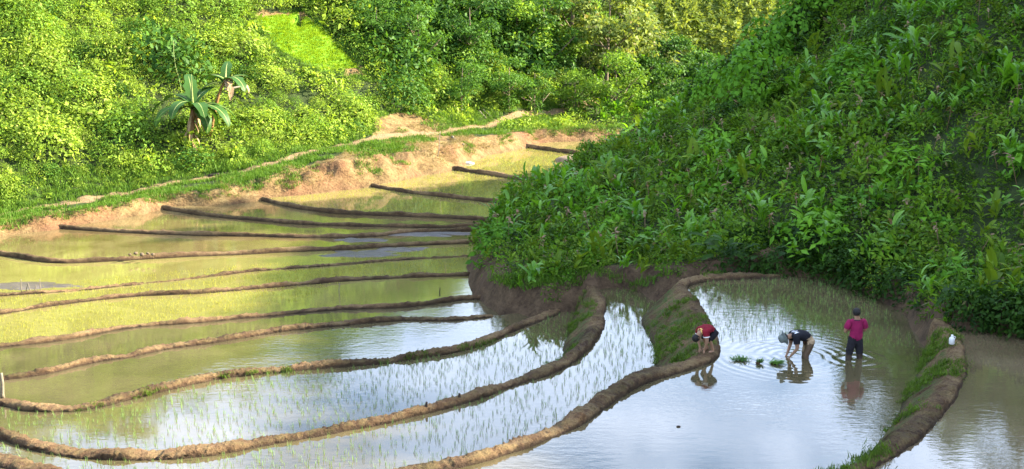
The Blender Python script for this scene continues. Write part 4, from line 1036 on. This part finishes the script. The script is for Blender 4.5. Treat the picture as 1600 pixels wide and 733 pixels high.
for i, (x, y, z) in enumerate(ind):
    o = link('rice_seedling', tm_[i % 6]); o.location = (x, y, z); s = random.uniform(.75, 1.2); o.scale = (s, s, s); o.rotation_euler = (random.gauss(0, .12), random.gauss(0, .12), random.uniform(0, 6.28))
    tag(o, 'newly planted rice seedling standing in sky-bright water of the nearest planted terrace', 'seedling', 'rice seedlings in the nearest planted terrace')
scatter('rice_seedlings', rest, np.random.default_rng(81).uniform(.7, 1.2, len(rest)), tm_, 82, .12)
tl_ = [tuft_mesh(8, .10, 820 + i, M['seedling_lime'], .006, .07) for i in range(5)]
lime = [planted('P6', None, .2, 91, keepf=.7, noise_cut=-.5), planted('P5', [(-60, 545), (-60, 470), (400, 440), (560, 430), (470, 470), (300, 500), (120, 525)], .2, 92, keepf=.75),
        planted('P7', [(-60, 480), (-60, 455), (330, 420), (560, 400), (730, 385), (735, 400), (500, 416), (200, 445)], .22, 98, keepf=.5)]
lime += [planted(k, None, .25, 93 + i, keepf=.7, noise_cut=-.7) for i, k in enumerate(['P11', 'P12', 'P13'])]
lime = np.vstack(lime)
scatter('young_rice', lime, np.random.default_rng(83).uniform(.7, 1.25, len(lime)), tl_, 84, .12)
print('seedlings', len(pts_near), len(lime))

# ------------------------------------------------------------------ grass and weeds on the bund flanks
M['grass_dull'] = leaf_mat('bund_grass_blade', (0.04, 0.08, 0.010), (0.14, 0.23, 0.025), trans=0.3, wscale=1.2, warm=(.2, .15, .06))
gt_b = [grass_tuft(30, 0.20, 0.15, 170 + i, 0.012).mesh('grass_tuft', [M['grass_dull']]) for i in range(4)]
def bund_grass(name, spec, seed, size=1.0, n=1):
    """spec: (bund, from pixel x, to pixel x, side 'far'/'near'/'top', tufts per metre)"""
    g = np.random.default_rng(seed); P = []
    for (key, a, b_, side, dens, ymin, ymax) in spec:
        V = BUNDS[key]['V']; qx, qy, _ = project(V[:, 7]); m = (qx > a) & (qx < b_) & (qy > ymin) & (qy < ymax); ix = np.nonzero(m)[0]
        if len(ix) == 0: continue
        Ls = np.linalg.norm(np.diff(V[ix, 7], axis=0), axis=1).sum()
        for _ in range(int(Ls * dens)):
            i = int(g.choice(ix)); lo, hi = {'far': (9, 13), 'near': (1, 5), 'top': (5, 9)}[side]
            f = g.uniform(lo, hi - .01); j = int(f); t = f - j
            if vnoise(np.array([V[i, 7, 0] * .9]), np.array([V[i, 7, 1] * .9]), 0, seed)[0] + .5 * vnoise(np.array([V[i, 7, 0] * 4]), np.array([V[i, 7, 1] * 4]), 0, seed)[0] < 0.12: continue
            P.append(V[i, j] * (1 - t) + V[i, j + 1] * t + g.normal(0, .02, 3))
    P = np.array(P); return scatter(name, P, g.uniform(.4, 1.3, len(P)) * size, gt_b, seed + 1, .3)
bund_grass('bund_grass', [('BA', 1040, 1130, 'far', 75, 425, 556), ('BA', 1040, 1130, 'top', 9, 425, 540), ('BA', 870, 960, 'far', 26, 600, 680), ('BA', 640, 1100, 'far', 5, 540, 740), ('BB', 860, 945, 'far', 38, 440, 575), ('BB', 500, 870, 'far', 9, 560, 690),
                          ('BR', 1400, 1505, 'near', 95, 505, 690), ('BR', 1400, 1505, 'top', 14, 505, 690), ('BR', 1280, 1420, 'near', 30, 660, 760), ('BR', 1280, 1420, 'top', 20, 660, 760), ('BC', 80, 420, 'near', 6, 560, 650), ('BA', -50, 200, 'far', 14, 690, 760), ('BC', 420, 780, 'near', 5, 500, 600)], 901, .5)
# grassy ledge under the spur
led = np.array([hit(px, py) for px, py in [(770, 440), (800, 452), (850, 458), (900, 452), (950, 440), (1000, 444), (1040, 440), (1050, 430), (960, 425), (860, 440), (790, 432)]])
pl_ = poisson(led[:, 0].min(), led[:, 0].max(), led[:, 1].min(), led[:, 1].max(), 6000, lambda x, y: in_poly(x, y, led), 0.13, 905)
scatter('ledge_grass', pl_, np.random.default_rng(906).uniform(.5, 1.2, len(pl_)), gt, 907, .25)

# ------------------------------------------------------------------ people
def skin_mesh(name, nodes, edges, mats, sub=2, root=0):
    """one continuous surface grown on a skeleton: nodes {name: (x, y, z, rx, ry)}"""
    keys = list(nodes); ix = {k: i for i, k in enumerate(keys)}
    me = bpy.data.meshes.new(name + '_skeleton'); me.from_pydata([nodes[k][:3] for k in keys], [(ix[a], ix[b]) for a, b in edges], []); me.update()
    o = bpy.data.objects.new(name + '_skeleton', me); COL.objects.link(o)
    md = o.modifiers.new('skin', 'SKIN'); md.use_smooth_shade = True; md.branch_smoothing = 0.6
    sv = me.skin_vertices[0].data
    for k, i in ix.items():
        r = nodes[k][3:]; sv[i].radius = (r[0], r[1] if len(r) > 1 else r[0]); sv[i].use_root = (i == root)
    sb = o.modifiers.new('sub', 'SUBSURF'); sb.levels = sub; sb.render_levels = sub
    dg = bpy.context.evaluated_depsgraph_get(); m2 = bpy.data.meshes.new_from_object(o.evaluated_get(dg)); m2.name = name
    bpy.data.objects.remove(o); bpy.data.meshes.remove(me)
    m2.materials.clear()
    for m in mats: m2.materials.append(m)
    m2.polygons.foreach_set('use_smooth', np.ones(len(m2.polygons), bool))
    return m2
def vec(a): return np.array(a, float)
def hand_nodes(nodes, edges, S, wr, dirv, palm_n, thumb_side, curl=.6):
    """palm, four unequal bent fingers and a thumb, all growing from the wrist"""
    d = vec(dirv) / np.linalg.norm(dirv); nrm = vec(palm_n) - d * np.dot(palm_n, d); nrm /= np.linalg.norm(nrm); sd = np.cross(nrm, d) * thumb_side
    w = vec(wr); pa = w + d * .075
    nodes[S + 'palm'] = (*pa, .026, .03); edges.append((S + 'wr', S + 'palm'))
    for i, (off, ln) in enumerate([(.030, .072), (.010, .08), (-.011, .075), (-.030, .058)]):
        k0 = pa + d * .028 + sd * off; k1 = k0 + d * ln * .5 + nrm * ln * .15 * curl; k2 = k1 + d * ln * .35 + nrm * ln * .5 * curl
        for q, (k, r) in enumerate(((k0, .0105), (k1, .0095), (k2, .008))):
            nodes[S + 'f%d%d' % (i, q)] = (*k, r, r); edges.append((S + 'palm' if q == 0 else S + 'f%d%d' % (i, q - 1), S + 'f%d%d' % (i, q)))
    t0 = w + d * .045 + sd * .036; t1 = t0 + d * .035 + sd * .022 + nrm * .012; t2 = t1 + d * .03 + sd * .003 + nrm * .014
    for q, (k, r) in enumerate(((t0, .013), (t1, .011), (t2, .009))):
        nodes[S + 't%d' % q] = (*k, r, r); edges.append((S + 'palm' if q == 0 else S + 't%d' % (q - 1), S + 't%d' % q))
def sphere_mb(c, r, nu=16, nv=10, cut=None):
    V = []; Fc = []
    for j in range(nv + 1):
        th = math.pi * j / nv
        for i in range(nu):
            ph = 2 * math.pi * i / nu
            V.append((c[0] + r[0] * math.sin(th) * math.cos(ph), c[1] + r[1] * math.sin(th) * math.sin(ph), c[2] + r[2] * math.cos(th)))
    for j in range(nv):
        for i in range(nu): Fc.append((j * nu + i, j * nu + (i + 1) % nu, (j + 1) * nu + (i + 1) % nu, (j + 1) * nu + i))
    return V, Fc
M['skin'] = plain_mat('skin', (0.30, 0.165, 0.10), 0.55, 0.35, .1, 30, .05)
def cloth(name, col, rough=.9): return plain_mat(name, col, rough, .15, .22, 9, .5)
M['hair'] = plain_mat('hair', (.012, .010, .009), .6, .3, .3, 60, .5)
def person(label, loc, rz, J, shirt, trousers, hair=True, hat=None, sleeve=.5, leg_cut=.85, shirt_extra=None, leg_mats=None):
    t = empty('person', loc, rz); tag(t, label, 'person')
    n, e = {}, []
    def add(k, p, r, par=None, ry=None):
        n[k] = (*p, r, ry or r)
        if par: e.append((par, k))
    up = vec(J['chest']) - vec(J['pelvis']); nk = vec(J['neck']); hd = vec(J['head']); hu = (hd - nk) / np.linalg.norm(hd - nk); fw = vec(J['face']); fw = fw - hu * fw.dot(hu); fw /= np.linalg.norm(fw); sdv = np.cross(hu, fw)
    add('pelvis', J['pelvis'], .155); add('spine', J['spine'], .150, 'pelvis'); add('chest', J['chest'], .170, 'spine'); add('neck', J['neck'], .062, 'chest')
    add('jaw', nk + hu * .085 + fw * .02, .068, 'neck'); add('head', hd + fw * .01, .092, 'jaw'); add('crown', hd + hu * .075 - fw * .01, .07, 'head')
    add('nose', hd + fw * .098 - hu * .02, .013, 'head'); add('nose_tip', hd + fw * .118 - hu * .045, .014, 'nose'); add('chin', nk + hu * .065 + fw * .075, .03, 'jaw')
    for sg, S in ((1, 'l'), (-1, 'r')):
        add(S + 'ear', hd + sdv * sg * .092 - hu * .02, .02, 'head')
        add(S + 'sh', J[S + 'sh'], .080, 'chest'); add(S + 'el', J[S + 'el'], .048, S + 'sh'); add(S + 'wr', J[S + 'wr'], .032, S + 'el')
        hand_nodes(n, e, S, J[S + 'wr'], J[S + 'hand'], J.get('palm', (0, 0, -1)), sg)
        add(S + 'hip', J[S + 'hip'], .112, 'pelvis'); add(S + 'kn', J[S + 'kn'], .066, S + 'hip'); add(S + 'an', J[S + 'an'], .036, S + 'kn')
        a = vec(J[S + 'an']); add(S + 'heel', a + vec((-.03, 0, -.05)), .034, S + 'an'); add(S + 'toe', a + vec((.14, .01 * sg, -.065)), .032, S + 'heel')
        kn = vec(J[S + 'kn']); add(S + 'calf', kn + (a - kn) * .35 + vec((-.025, 0, 0)), .054); e.remove((S + 'kn', S + 'an')); e += [(S + 'kn', S + 'calf'), (S + 'calf', S + 'an')]
    bm_ = skin_mesh('body', n, e, [M['skin']], 2); link('body', bm_, t)
    # face: eyes and mouth
    fb = MB()
    for sg in (1, -1): fb.add(sphere_mb(hd + fw * .088 + sdv * sg * .034 + hu * .0, (.012, .012, .009), 8, 6))
    fb.add(sphere_mb(hd + fw * .085 - hu * .085, (.012, .024, .006), 8, 6)); link('facial_features', fb.mesh('facial_features', [M['hair']], True), t)
    # clothes follow the body: the faces they cover, pushed outwards
    segs = [(a, b) for a, b in e]
    A = np.array([n[a][:3] for a, b in segs]); Bv = np.array([n[b][:3] for a, b in segs])
    co = np.empty(len(bm_.vertices) * 3); bm_.vertices.foreach_get('co', co); co = co.reshape(-1, 3)
    nr = np.empty(len(bm_.vertices) * 3); bm_.vertices.foreach_get('normal', nr); nr = nr.reshape(-1, 3)
    fc = np.array([list(p.center) for p in bm_.polygons])
    ab = Bv - A; tt = np.clip(((fc[:, None] - A[None]) * ab[None]).sum(2) / ((ab * ab).sum(1)[None] + 1e-9), 0, 1)
    dd = np.linalg.norm(fc[:, None] - (A[None] + tt[..., None] * ab[None]), axis=2); bi = np.argmin(dd, axis=1); bt = tt[np.arange(len(fc)), bi]
    def covers(rule): return [p.index for p, k, t_ in zip(bm_.polygons, bi, bt) if rule(segs[k], t_)]
    def shirt_rule(sg_, t_):
        a, b = sg_
        return (a, b) in (('pelvis', 'spine'), ('spine', 'chest')) and (a != 'pelvis' or t_ > .12) or (a, b) == ('chest', 'neck') and t_ < .8 or a == 'chest' and b[1:] == 'sh' or a[1:] == 'sh' and t_ < sleeve or (a == 'pelvis' and b[1:] == 'hip' and J.get('long', 0) > 0 and t_ < J['long'])
    def trouser_rule(sg_, t_):
        a, b = sg_
        return (a, b) == ('pelvis', 'spine') and t_ < .5 or a == 'pelvis' and b[1:] == 'hip' or a[1:] == 'hip' or a[1:] == 'kn' and leg_cut > .05 or a[1:] == 'calf' and leg_cut > .4 and t_ < leg_cut
    def garment(nm, ids, off, mats):
        vm = {}; V = []; Fc = []
        for q in ids:
            f = []
            for v in bm_.polygons[q].vertices:
                if v not in vm:
                    vm[v] = len(V); w_ = 1 + .35 * float(vnoise(np.array([co[v, 0] * 14]), np.array([co[v, 1] * 14]), co[v, 2] * 9)[0]); V.append(co[v] + nr[v] * off * w_)
                f.append(vm[v])
            Fc.append(tuple(f))
        return mesh_np(nm, V, Fc, mats, True)
    tm2 = garment('trousers', covers(trouser_rule), .016, trousers)
    if leg_mats: leg_mats(tm2, J)
    link('trousers', tm2, t)
    sm2 = garment('shirt', covers(shirt_rule), .026, shirt)
    if shirt_extra: shirt_extra(sm2, J)
    link('shirt', sm2, t)
    Rm = Matrix((tuple(fw), tuple(sdv), tuple(hu))).transposed().to_4x4()
    if hair:
        hb = MB(); V, Fc = sphere_mb((-.014, 0, .028), (.108, .098, .108), 20, 12)
        g = np.random.default_rng(3); V = [vec(v) * (1 + .05 * float(vnoise(np.array([v[0] * 40]), np.array([v[1] * 40]), v[2] * 40)[0])) for v in V]
        keep = [f for f in Fc if not all(V[i][0] > .055 and V[i][2] < .07 for i in f) and not all(V[i][2] < -.06 for i in f)]
        hb.add((V, keep)); hm = hb.mesh('hair', [M['hair']], True); hm.transform(Matrix.Translation(Vector(hd)) @ Rm); link('hair', hm, t)
    if hat:
        hb = MB(); prof = [(.001, .150), (.06, .147), (.092, .125), (.104, .07), (.108, .035), (.15, .012), (.185, -.012), (.18, -.018), (.104, .02)]
        V = []; k = 24
        for (r, z) in prof:
            for i in range(k): a = 2 * math.pi * i / k; V.append((r * math.cos(a) * 1.06, r * math.sin(a), z + .012 * math.sin(3 * a) * (r > .12)))
        Fc = [(j * k + i, j * k + (i + 1) % k, (j + 1) * k + (i + 1) % k, (j + 1) * k + i) for j in range(len(prof) - 1) for i in range(k)]
        hb.add((V, Fc)); hm = hb.mesh('hat', [hat], True); hm.transform(Matrix.Translation(Vector(hd + hu * .02)) @ Rm); link('hat', hm, t)
    return t
# standing man, back to us
pC = at_z(1335, 561, 0)
W_ = -.42
J = dict(pelvis=(0, 0, .93), spine=(.01, 0, 1.10), chest=(.0, 0, 1.30), neck=(.0, 0, 1.47), head=(.03, 0, 1.60), face=(1, -.2, -.25),
         lsh=(-.01, .185, 1.40), lel=(.04, .27, 1.13), lwr=(.24, .10, 1.12), lhand=(.5, -.8, .1), rsh=(-.01, -.185, 1.40), rel=(.05, -.27, 1.13), rwr=(.24, -.06, 1.08), rhand=(.5, .8, .1), palm=(-1, 0, 0),
         lhip=(0, .095, .88), lkn=(.03, .15, .48), lan=(0, .17, .09), rhip=(0, -.095, .88), rkn=(.03, -.14, .48), ran=(0, -.17, .09), hem=.0)
def wet_legs(me, J):
    for p in me.polygons:
        if p.center.z < .58 + .03 * math.sin(p.center.x * 40): p.material_index = 1
def collar(me, J):
    c = Vector(J['neck'])
    for p in me.polygons:
        if (p.center - c).length < .10: p.material_index = 1
person('person in a magenta shirt and dark rolled trousers standing knee-deep with back turned', (pC[0], pC[1], W_), R(100), J,
       [cloth('magenta_cloth', (.21, .012, .06)), cloth('collar_cloth', (.06, .01, .03))], [cloth('dark_trouser', (.022, .020, .024)), cloth('wet_mud_cloth', (.055, .04, .03), .5)], True, None, .62, .3, collar, wet_legs)
# bending planter with a grey hat
pB = at_z(1259, 557, 0)
J = dict(pelvis=(-.10, 0, .90), spine=(.06, 0, .99), chest=(.26, 0, 1.02), neck=(.43, 0, .985), head=(.555, 0, .935), face=(.25, 0, -1),
         lsh=(.33, .18, .98), lel=(.30, .22, .70), lwr=(.42, .12, .50), lhand=(.5, -.2, -.7), rsh=(.33, -.18, .98), rel=(.34, -.21, .70), rwr=(.46, -.07, .49), rhand=(.5, .2, -.7), palm=(-.3, 0, -.4),
         lhip=(-.10, .10, .86), lkn=(.06, .14, .47), lan=(-.02, .15, .08), rhip=(-.10, -.10, .86), rkn=(-.02, -.16, .46), ran=(-.10, -.17, .08), hem=-.05)
def print_marks(me, J):
    for p in me.polygons:
        c = p.center
        if p.normal.z > .55 and .24 < c.x < .36 and abs(c.y) < .13 and math.sin(c.y * 95) + math.sin(c.x * 120 + c.y * 60) > .35: p.material_index = 1
def dark_leg(me, J):
    for p in me.polygons:
        if p.center.y > .02 and p.center.z < .80 or p.center.z < .52: p.material_index = 1
person('person in a grey sun hat, black shirt and khaki trousers bent over planting seedlings', (pB[0], pB[1], W_), R(186), J,
       [cloth('black_cloth', (.012, .012, .016)), cloth('white_print', (.7, .7, .72))], [cloth('khaki_cloth', (.36, .255, .155)), cloth('wet_khaki', (.10, .065, .04), .5)], True, cloth('grey_hat', (.13, .15, .14)), .55, .35, print_marks, dark_leg)
# person bent over on the bund
pA = at_z(1107, 549, .14)
J = dict(pelvis=(-.16, 0, .58), spine=(-.02, 0, .66), chest=(.17, 0, .66), neck=(.32, 0, .56), head=(.395, 0, .44), face=(.1, 0, -1),
         lsh=(.22, .18, .60), lel=(.20, .21, .34), lwr=(.20, .12, .12), lhand=(.2, -.1, -.8), rsh=(.22, -.18, .60), rel=(.22, -.20, .34), rwr=(.20, -.12, .12), rhand=(.2, .1, -.8), palm=(-1, 0, -.2),
         lhip=(-.15, .10, .54), lkn=(.09, .15, .36), lan=(-.04, .14, .09), rhip=(-.15, -.10, .54), rkn=(.09, -.15, .36), ran=(-.04, -.14, .09), hem=-.1)
def stripes(me, J):
    c = Vector(J['neck'])
    for p in me.polygons:
        d = (p.center - c).length
        if .095 < d < .135: p.material_index = 1
        elif p.center.z < .50 and abs(p.center.y) > .14: p.material_index = 2
tA = person('person in a maroon shirt with a yellow collar band crouched over on the bund', (pA[0], pA[1], pA[2]), R(205), J,
       [cloth('maroon_cloth', (.16, .009, .018)), cloth('yellow_trim', (.65, .42, .12)), cloth('white_trim', (.7, .68, .66))], [cloth('black_shorts', (.013, .012, .014)), cloth('black_shorts2', (.02, .018, .02))], True, None, .5, .05, stripes, None)
tA.scale = (.93,) * 3

# ------------------------------------------------------------------ small things
def at_tag(name, me, loc, label, cat, rot=(0, 0, 0), scale=1, group=None):
    o = link(name, me); o.location = loc; o.rotation_euler = rot; o.scale = (scale,) * 3; return tag(o, label, cat, group)
# jug
jg = at_z(1487, 535, .9); t = empty('jug', (jg[0], jg[1], .86)); tag(t, 'white plastic jug standing on the head of the grassy bund', 'jug')
mb = MB(); prof = [(.001, 0), (.075, .0), (.085, .015), (.085, .15), (.078, .19), (.04, .225), (.032, .24), (.032, .255)]; k = 16
V = [(r * math.cos(2 * math.pi * i / k), r * math.sin(2 * math.pi * i / k), z) for r, z in prof for i in range(k)]
mb.add((V, [(j * k + i, j * k + (i + 1) % k, (j + 1) * k + (i + 1) % k, (j + 1) * k + i) for j in range(len(prof) - 1) for i in range(k)]))
M['plastic'] = plain_mat('white_plastic', (.62, .62, .6), .4, .4, .08, 10, .05); link('bottle_body', mb.mesh('bottle_body', [M['plastic']], True), t)
mb = MB(); mb.add(tube([(0, 0, .25), (0, 0, .285)], [.036, .036], 12)); link('cap', mb.mesh('cap', [plain_mat('cap_plastic', (.75, .75, .72), .4, .4, .05)]), t)
mb = MB(); mb.add(tube([(.03, 0, .235), (.085, 0, .24), (.11, 0, .20), (.082, 0, .14)], [.011, .012, .012, .011], 7)); link('handle', mb.mesh('handle', [M['plastic']], True), t); t.scale = (.78,) * 3
# bundles of seedlings lying in the water
for i, (px, py, n, Ll, sprd, lab) in enumerate([(1157, 563, 150, .34, .16, 'flat pile of bright green seedlings floating nearest the bund'), (1188, 568, 90, .30, .07, 'small upright sheaf of green seedlings with muddy roots'), (1216, 569, 130, .42, .13, 'loose bundle of pale green seedlings lying with roots to one side')]):
    g = np.random.default_rng(950 + i); mb = MB()
    for k in range(n):
        az = (g.normal(math.pi * .02, .45) if i == 2 else g.uniform(0, 6.28)); b = (g.normal(0, sprd) - (.15 if i == 2 else 0), g.normal(0, sprd * .6), g.uniform(0, .06))
        mb.add(strip_leaf(Ll * g.uniform(.6, 1.1), .013, 4, (g.uniform(.8, 1.4) if i == 1 else g.uniform(.15, .7)), g.uniform(.4, 1.4), az, b, .2))
    p = at_z(px, py, 0); o = at_tag('seedling_bundle', mb.mesh('seedling_bundle', [M['bundle'] if 'bundle' in M else M.setdefault('bundle', leaf_mat('bundle_leaf', (.06, .16, .012), (.16, .32, .03), trans=.35))]), (p[0], p[1], .005), lab, 'seedling bundle', scale=(.62, .5, .62)[i], group='bundles of seedlings waiting to be planted')
    if i:
        mb = MB(); mb.add(sphere_mb((-.2 if i == 2 else -.12, 0, .03), (.13, .09, .05), 12, 8)); link('root_clump', mb.mesh('root_clump', [M['bund']], True), o)
# stakes and posts
M['pale_wood'] = plain_mat('pale_wood', (.17, .145, .10), .8, .2, .25, 14, .4); M['dark_wood'] = plain_mat('dark_wood', (.035, .026, .02), .9, .2, .3, 14, .4); M['grey_wood'] = plain_mat('grey_wood', (.2, .16, .12), .9, .2, .3, 14, .4)
def stick(px, py, z, h, r, lean, az, mat, label, name='stake', cat='stake', group=None, onland=False):
    p = hit(px, py) if onland else at_z(px, py, z); mb = MB(); d = Vector((math.cos(az) * math.sin(lean), math.sin(az) * math.sin(lean), math.cos(lean)))
    q = [d * (h * t) + Vector((.02 * h * math.sin(7 * t + px), .015 * h * math.cos(5 * t), 0)) for t in np.linspace(-.15, 1, 6)]
    mb.add(tube(q, [r * (1.1 - .4 * t) for t in np.linspace(0, 1, 6)], 6)); return at_tag(name, mb.mesh(name, [M[mat]], True), tuple(p), label, cat, group=group)
for i, (px, h, ln) in enumerate([(33, .42, .05), (41, .24, .3), (47, .30, -.25), (55, .2, .2), (63, .42, .02)]):
    stick(px, 453, -2.42, h, .018, ln, 0, 'pale_wood', 'thin pale stake in the short row beside the grey mud on the far left', group='row of pale stakes')
stick(4, 618, -1.5, .62, .055, .04, 0, 'pale_wood', 'short pale post leaning out of the low bund', 'post', 'post')
stick(530, 460, -2.25, .42, .022, .03, 0, 'pale_wood', 'thin pale stake standing alone in the yellow-green field')
stick(687, 461, -1.95, .28, .022, .03, 0, 'dark_wood', 'dark peg standing on a bund left of the dirt bank', 'peg', 'peg')
stick(666, 636, -.68, .13, .04, .1, 0, 'dark_wood', 'left stubby black peg on the bund between the planted terraces', 'peg', 'peg')
stick(718, 622, -.68, .12, .04, .1, 2, 'dark_wood', 'right stubby black peg on the bund between the planted terraces', 'peg', 'peg')
stick(684, 246, 0, 1.5, .025, .12, .3, 'grey_wood', 'thin bare pole leaning on the bare tan slope', 'pole', 'pole', onland=True)
stick(283, 150, 0, 3.2, .018, .14, 2.6, 'rib', 'tall thin pale green stem rising behind the banana plants', 'pole', 'pole', onland=True)
def log(px0, py0, px1, py1, r, mat, label, name='log', lift=.1, bow=0.0):
    a, b = hit(px0, py0), hit(px1, py1); a = Vector(a) + Vector((0, 0, lift)); b = Vector(b) + Vector((0, 0, lift)); m = (a + b) / 2 + Vector((0, 0, -bow))
    mb = MB(); q = smooth_pl(np.array([list(a - a), list(m - a), list(b - a)]), .2); mb.add(tube(q, [r * (1 - .25 * i / len(q)) for i in range(len(q))], 8)); return at_tag(name, mb.mesh(name, [M[mat]], True), a, label, 'log')
log(748, 176, 759, 187, .09, 'pale_wood', 'pale cut log lying against the bushes above the path')
log(754, 174, 767, 185, .08, 'pale_wood', 'slimmer pale cut log beside its twin above the path')
log(707, 217, 724, 229, .09, 'pale_wood', 'curved grey-white branch lying at the edge of the bare slope', 'branch', .12, .12)
log(352, 164, 381, 158, .07, 'pale_wood', 'pale dead branch lying among bushes right of the banana plants', 'branch', .9)
log(326, 277, 343, 274, .09, 'dark_wood', 'short dark plank lying across the footpath', 'plank', .06)
def lump(r, seed, mat, name):
    V, Fc = sphere_mb((0, 0, 0), r, 18, 12); V = [vec(v) * (1 + .22 * float(fbm(np.array([v[0] / max(r) * 1.3]), np.array([v[1] / max(r) * 1.3]), v[2] / max(r) * 1.3, 3, seed)[0])) for v in V]
    return mesh_np(name, V, Fc, [mat], True)
M['stone'] = plain_mat('stone', (.11, .105, .10), .85, .25, .3, 8, .5); M['clod'] = plain_mat('pale_clod', (.12, .09, .06), .95, .1, .3, 10, .6)
p = at_z(1068, 556, -.7); at_tag('stone', lump((.19, .15, .17), 3, M['stone'], 'stone'), (p[0], p[1], -.66), 'grey stone at the foot of the grassy bank below the crouched person', 'stone')
p = hit(731, 259); at_tag('sack', lump((.36, .17, .16), 5, plain_mat('sack_cloth', (.5, .45, .38), .9, .1, .2, 9, .4), 'sack'), (p[0] + .1, p[1], p[2] + .1), 'pale sack lying at the foot of the bare slope by a short bund', 'sack')
for i, px in enumerate([203, 212, 222, 231, 239]):
    p = at_z(px, 399 - (i % 2) * 2, -2.2); at_tag('clod', lump((.13, .11, .09), 20 + i, M['clod'], 'clod'), (p[0], p[1], -2.17), 'pale dry clod of earth set on the thin far bund', 'clod', (0, 0, i), .55 + .15 * (i % 3), 'pale clods on the thin far bund')
p = at_z(1060, 667, 0); at_tag('floating_twig', lump((.045, .025, .02), 31, M['dark_wood'], 'floating_twig'), (p[0], p[1], .01), 'small black scrap floating in the open water', 'twig')
# mud flats showing above the water
def mud_flat(px, py, rx, ry, z, seed, label=None, h=.05, mat='mud'):
    c = at_z(px, py, z); nu, nv = 90, 10; V = []; Fc = []
    for j in range(nv + 1):
        for i in range(nu):
            a = 2 * math.pi * i / nu; r = j / nv * (1 + .45 * float(fbm(np.array([math.cos(a) * 2.4]), np.array([math.sin(a) * 2.4]), 0, 4, seed)[0]))
            x, y = r * rx * math.cos(a), r * ry * math.sin(a)
            V.append((c[0] + x, c[1] + y, z - .03 + (h + .03) * (1 - (j / nv) ** 3) + .015 * float(fbm(np.array([x * 2]), np.array([y * 2]), 0, 3, seed)[0])))
    for j in range(nv):
        for i in range(nu): Fc.append((j * nu + i, j * nu + (i + 1) % nu, (j + 1) * nu + (i + 1) % nu, (j + 1) * nu + i))
    o = link('mud', mesh_np('mud', V, Fc, [M[mat]], True)); tag(o, kind='structure')
M['mud'] = soil_mat('grey_mud', (.055, .045, .036), (.085, .07, .057), (.12, .10, .082), 2, .6, .05, .35)
mud_flat(555, 397, 1.9, .75, LV['P7'], 1); mud_flat(630, 390, 1.6, .5, LV['P7'], 6); mud_flat(660, 366, 2.6, .6, LV['P8'], 2); mud_flat(560, 375, 1.2, .5, LV['P8'], 3); mud_flat(30, 447, 2.2, .6, LV['P7'], 4)
M['heap'] = soil_mat('dry_heap', (.11, .07, .04), (.23, .16, .10), (.36, .27, .17), 3)
c = at_z(897, 252, LV['P13']); at_tag('earth_heap', lump((1.5, .7, .45), 41, M['heap'], 'earth_heap'), (c[0], c[1], LV['P13']), 'low heap of dry pale earth at the edge of the farthest field', 'heap')

# ------------------------------------------------------------------ light
SUN_EL, SUN_AZ = R(27), R(9)          # azimuth from +X towards +Y
sd = Vector((math.cos(SUN_EL) * math.cos(SUN_AZ), math.cos(SUN_EL) * math.sin(SUN_AZ), math.sin(SUN_EL)))
sl = bpy.data.lights.new('sun', 'SUN'); sl.energy = 5.0; sl.angle = R(0.6); sl.color = (1.0, 0.90, 0.72)
so = bpy.data.objects.new('sun', sl); COL.objects.link(so); so.rotation_euler = (-sd).to_track_quat('-Z', 'Y').to_euler(); so.location = (60, 40, 60)
w = bpy.data.worlds.new('World'); sc.world = w; w.use_nodes = True
nt = w.node_tree; nt.nodes.clear()
wo = nt.nodes.new('ShaderNodeOutputWorld'); bg = nt.nodes.new('ShaderNodeBackground'); bg.inputs['Strength'].default_value = 0.09
sky = nt.nodes.new('ShaderNodeTexSky'); sky.sky_type = 'NISHITA'; sky.sun_disc = False
sky.sun_elevation = SUN_EL; sky.sun_rotation = R(90) - SUN_AZ; sky.air_density = 1.0; sky.dust_density = 0.6; sky.ozone_density = 2.6
tc = nt.nodes.new('ShaderNodeTexCoord')
mp = nt.nodes.new('ShaderNodeMapping'); mp.inputs['Scale'].default_value = (1.0, 1.0, 2.6); L(nt, tc.outputs['Generated'], mp.inputs['Vector'])
cn = noise(nt, 2.6, 6, 0.6, mp.outputs[0], 0.3)
cf = ramp_f(nt, cn, 0.43, 0.68)
L(nt, mixc(nt, math_n(nt, 'MULTIPLY', cf, 0.8), sky.outputs[0], (8.6, 9.6, 11.6)), bg.inputs['Color'])
L(nt, bg.outputs[0], wo.inputs['Surface'])
vs = sc.view_settings; vs.view_transform = 'Standard'; vs.look = 'None'; vs.gamma = 1; vs.exposure = 2.55; vs.use_curve_mapping = False
cy = sc.cycles; cy.max_bounces = 6; cy.diffuse_bounces = 3; cy.glossy_bounces = 3; cy.transmission_bounces = 3; cy.transparent_max_bounces = 4
cy.use_denoising = True; cy.caustics_reflective = False; cy.caustics_refractive = False; cy.sample_clamp_indirect = 6
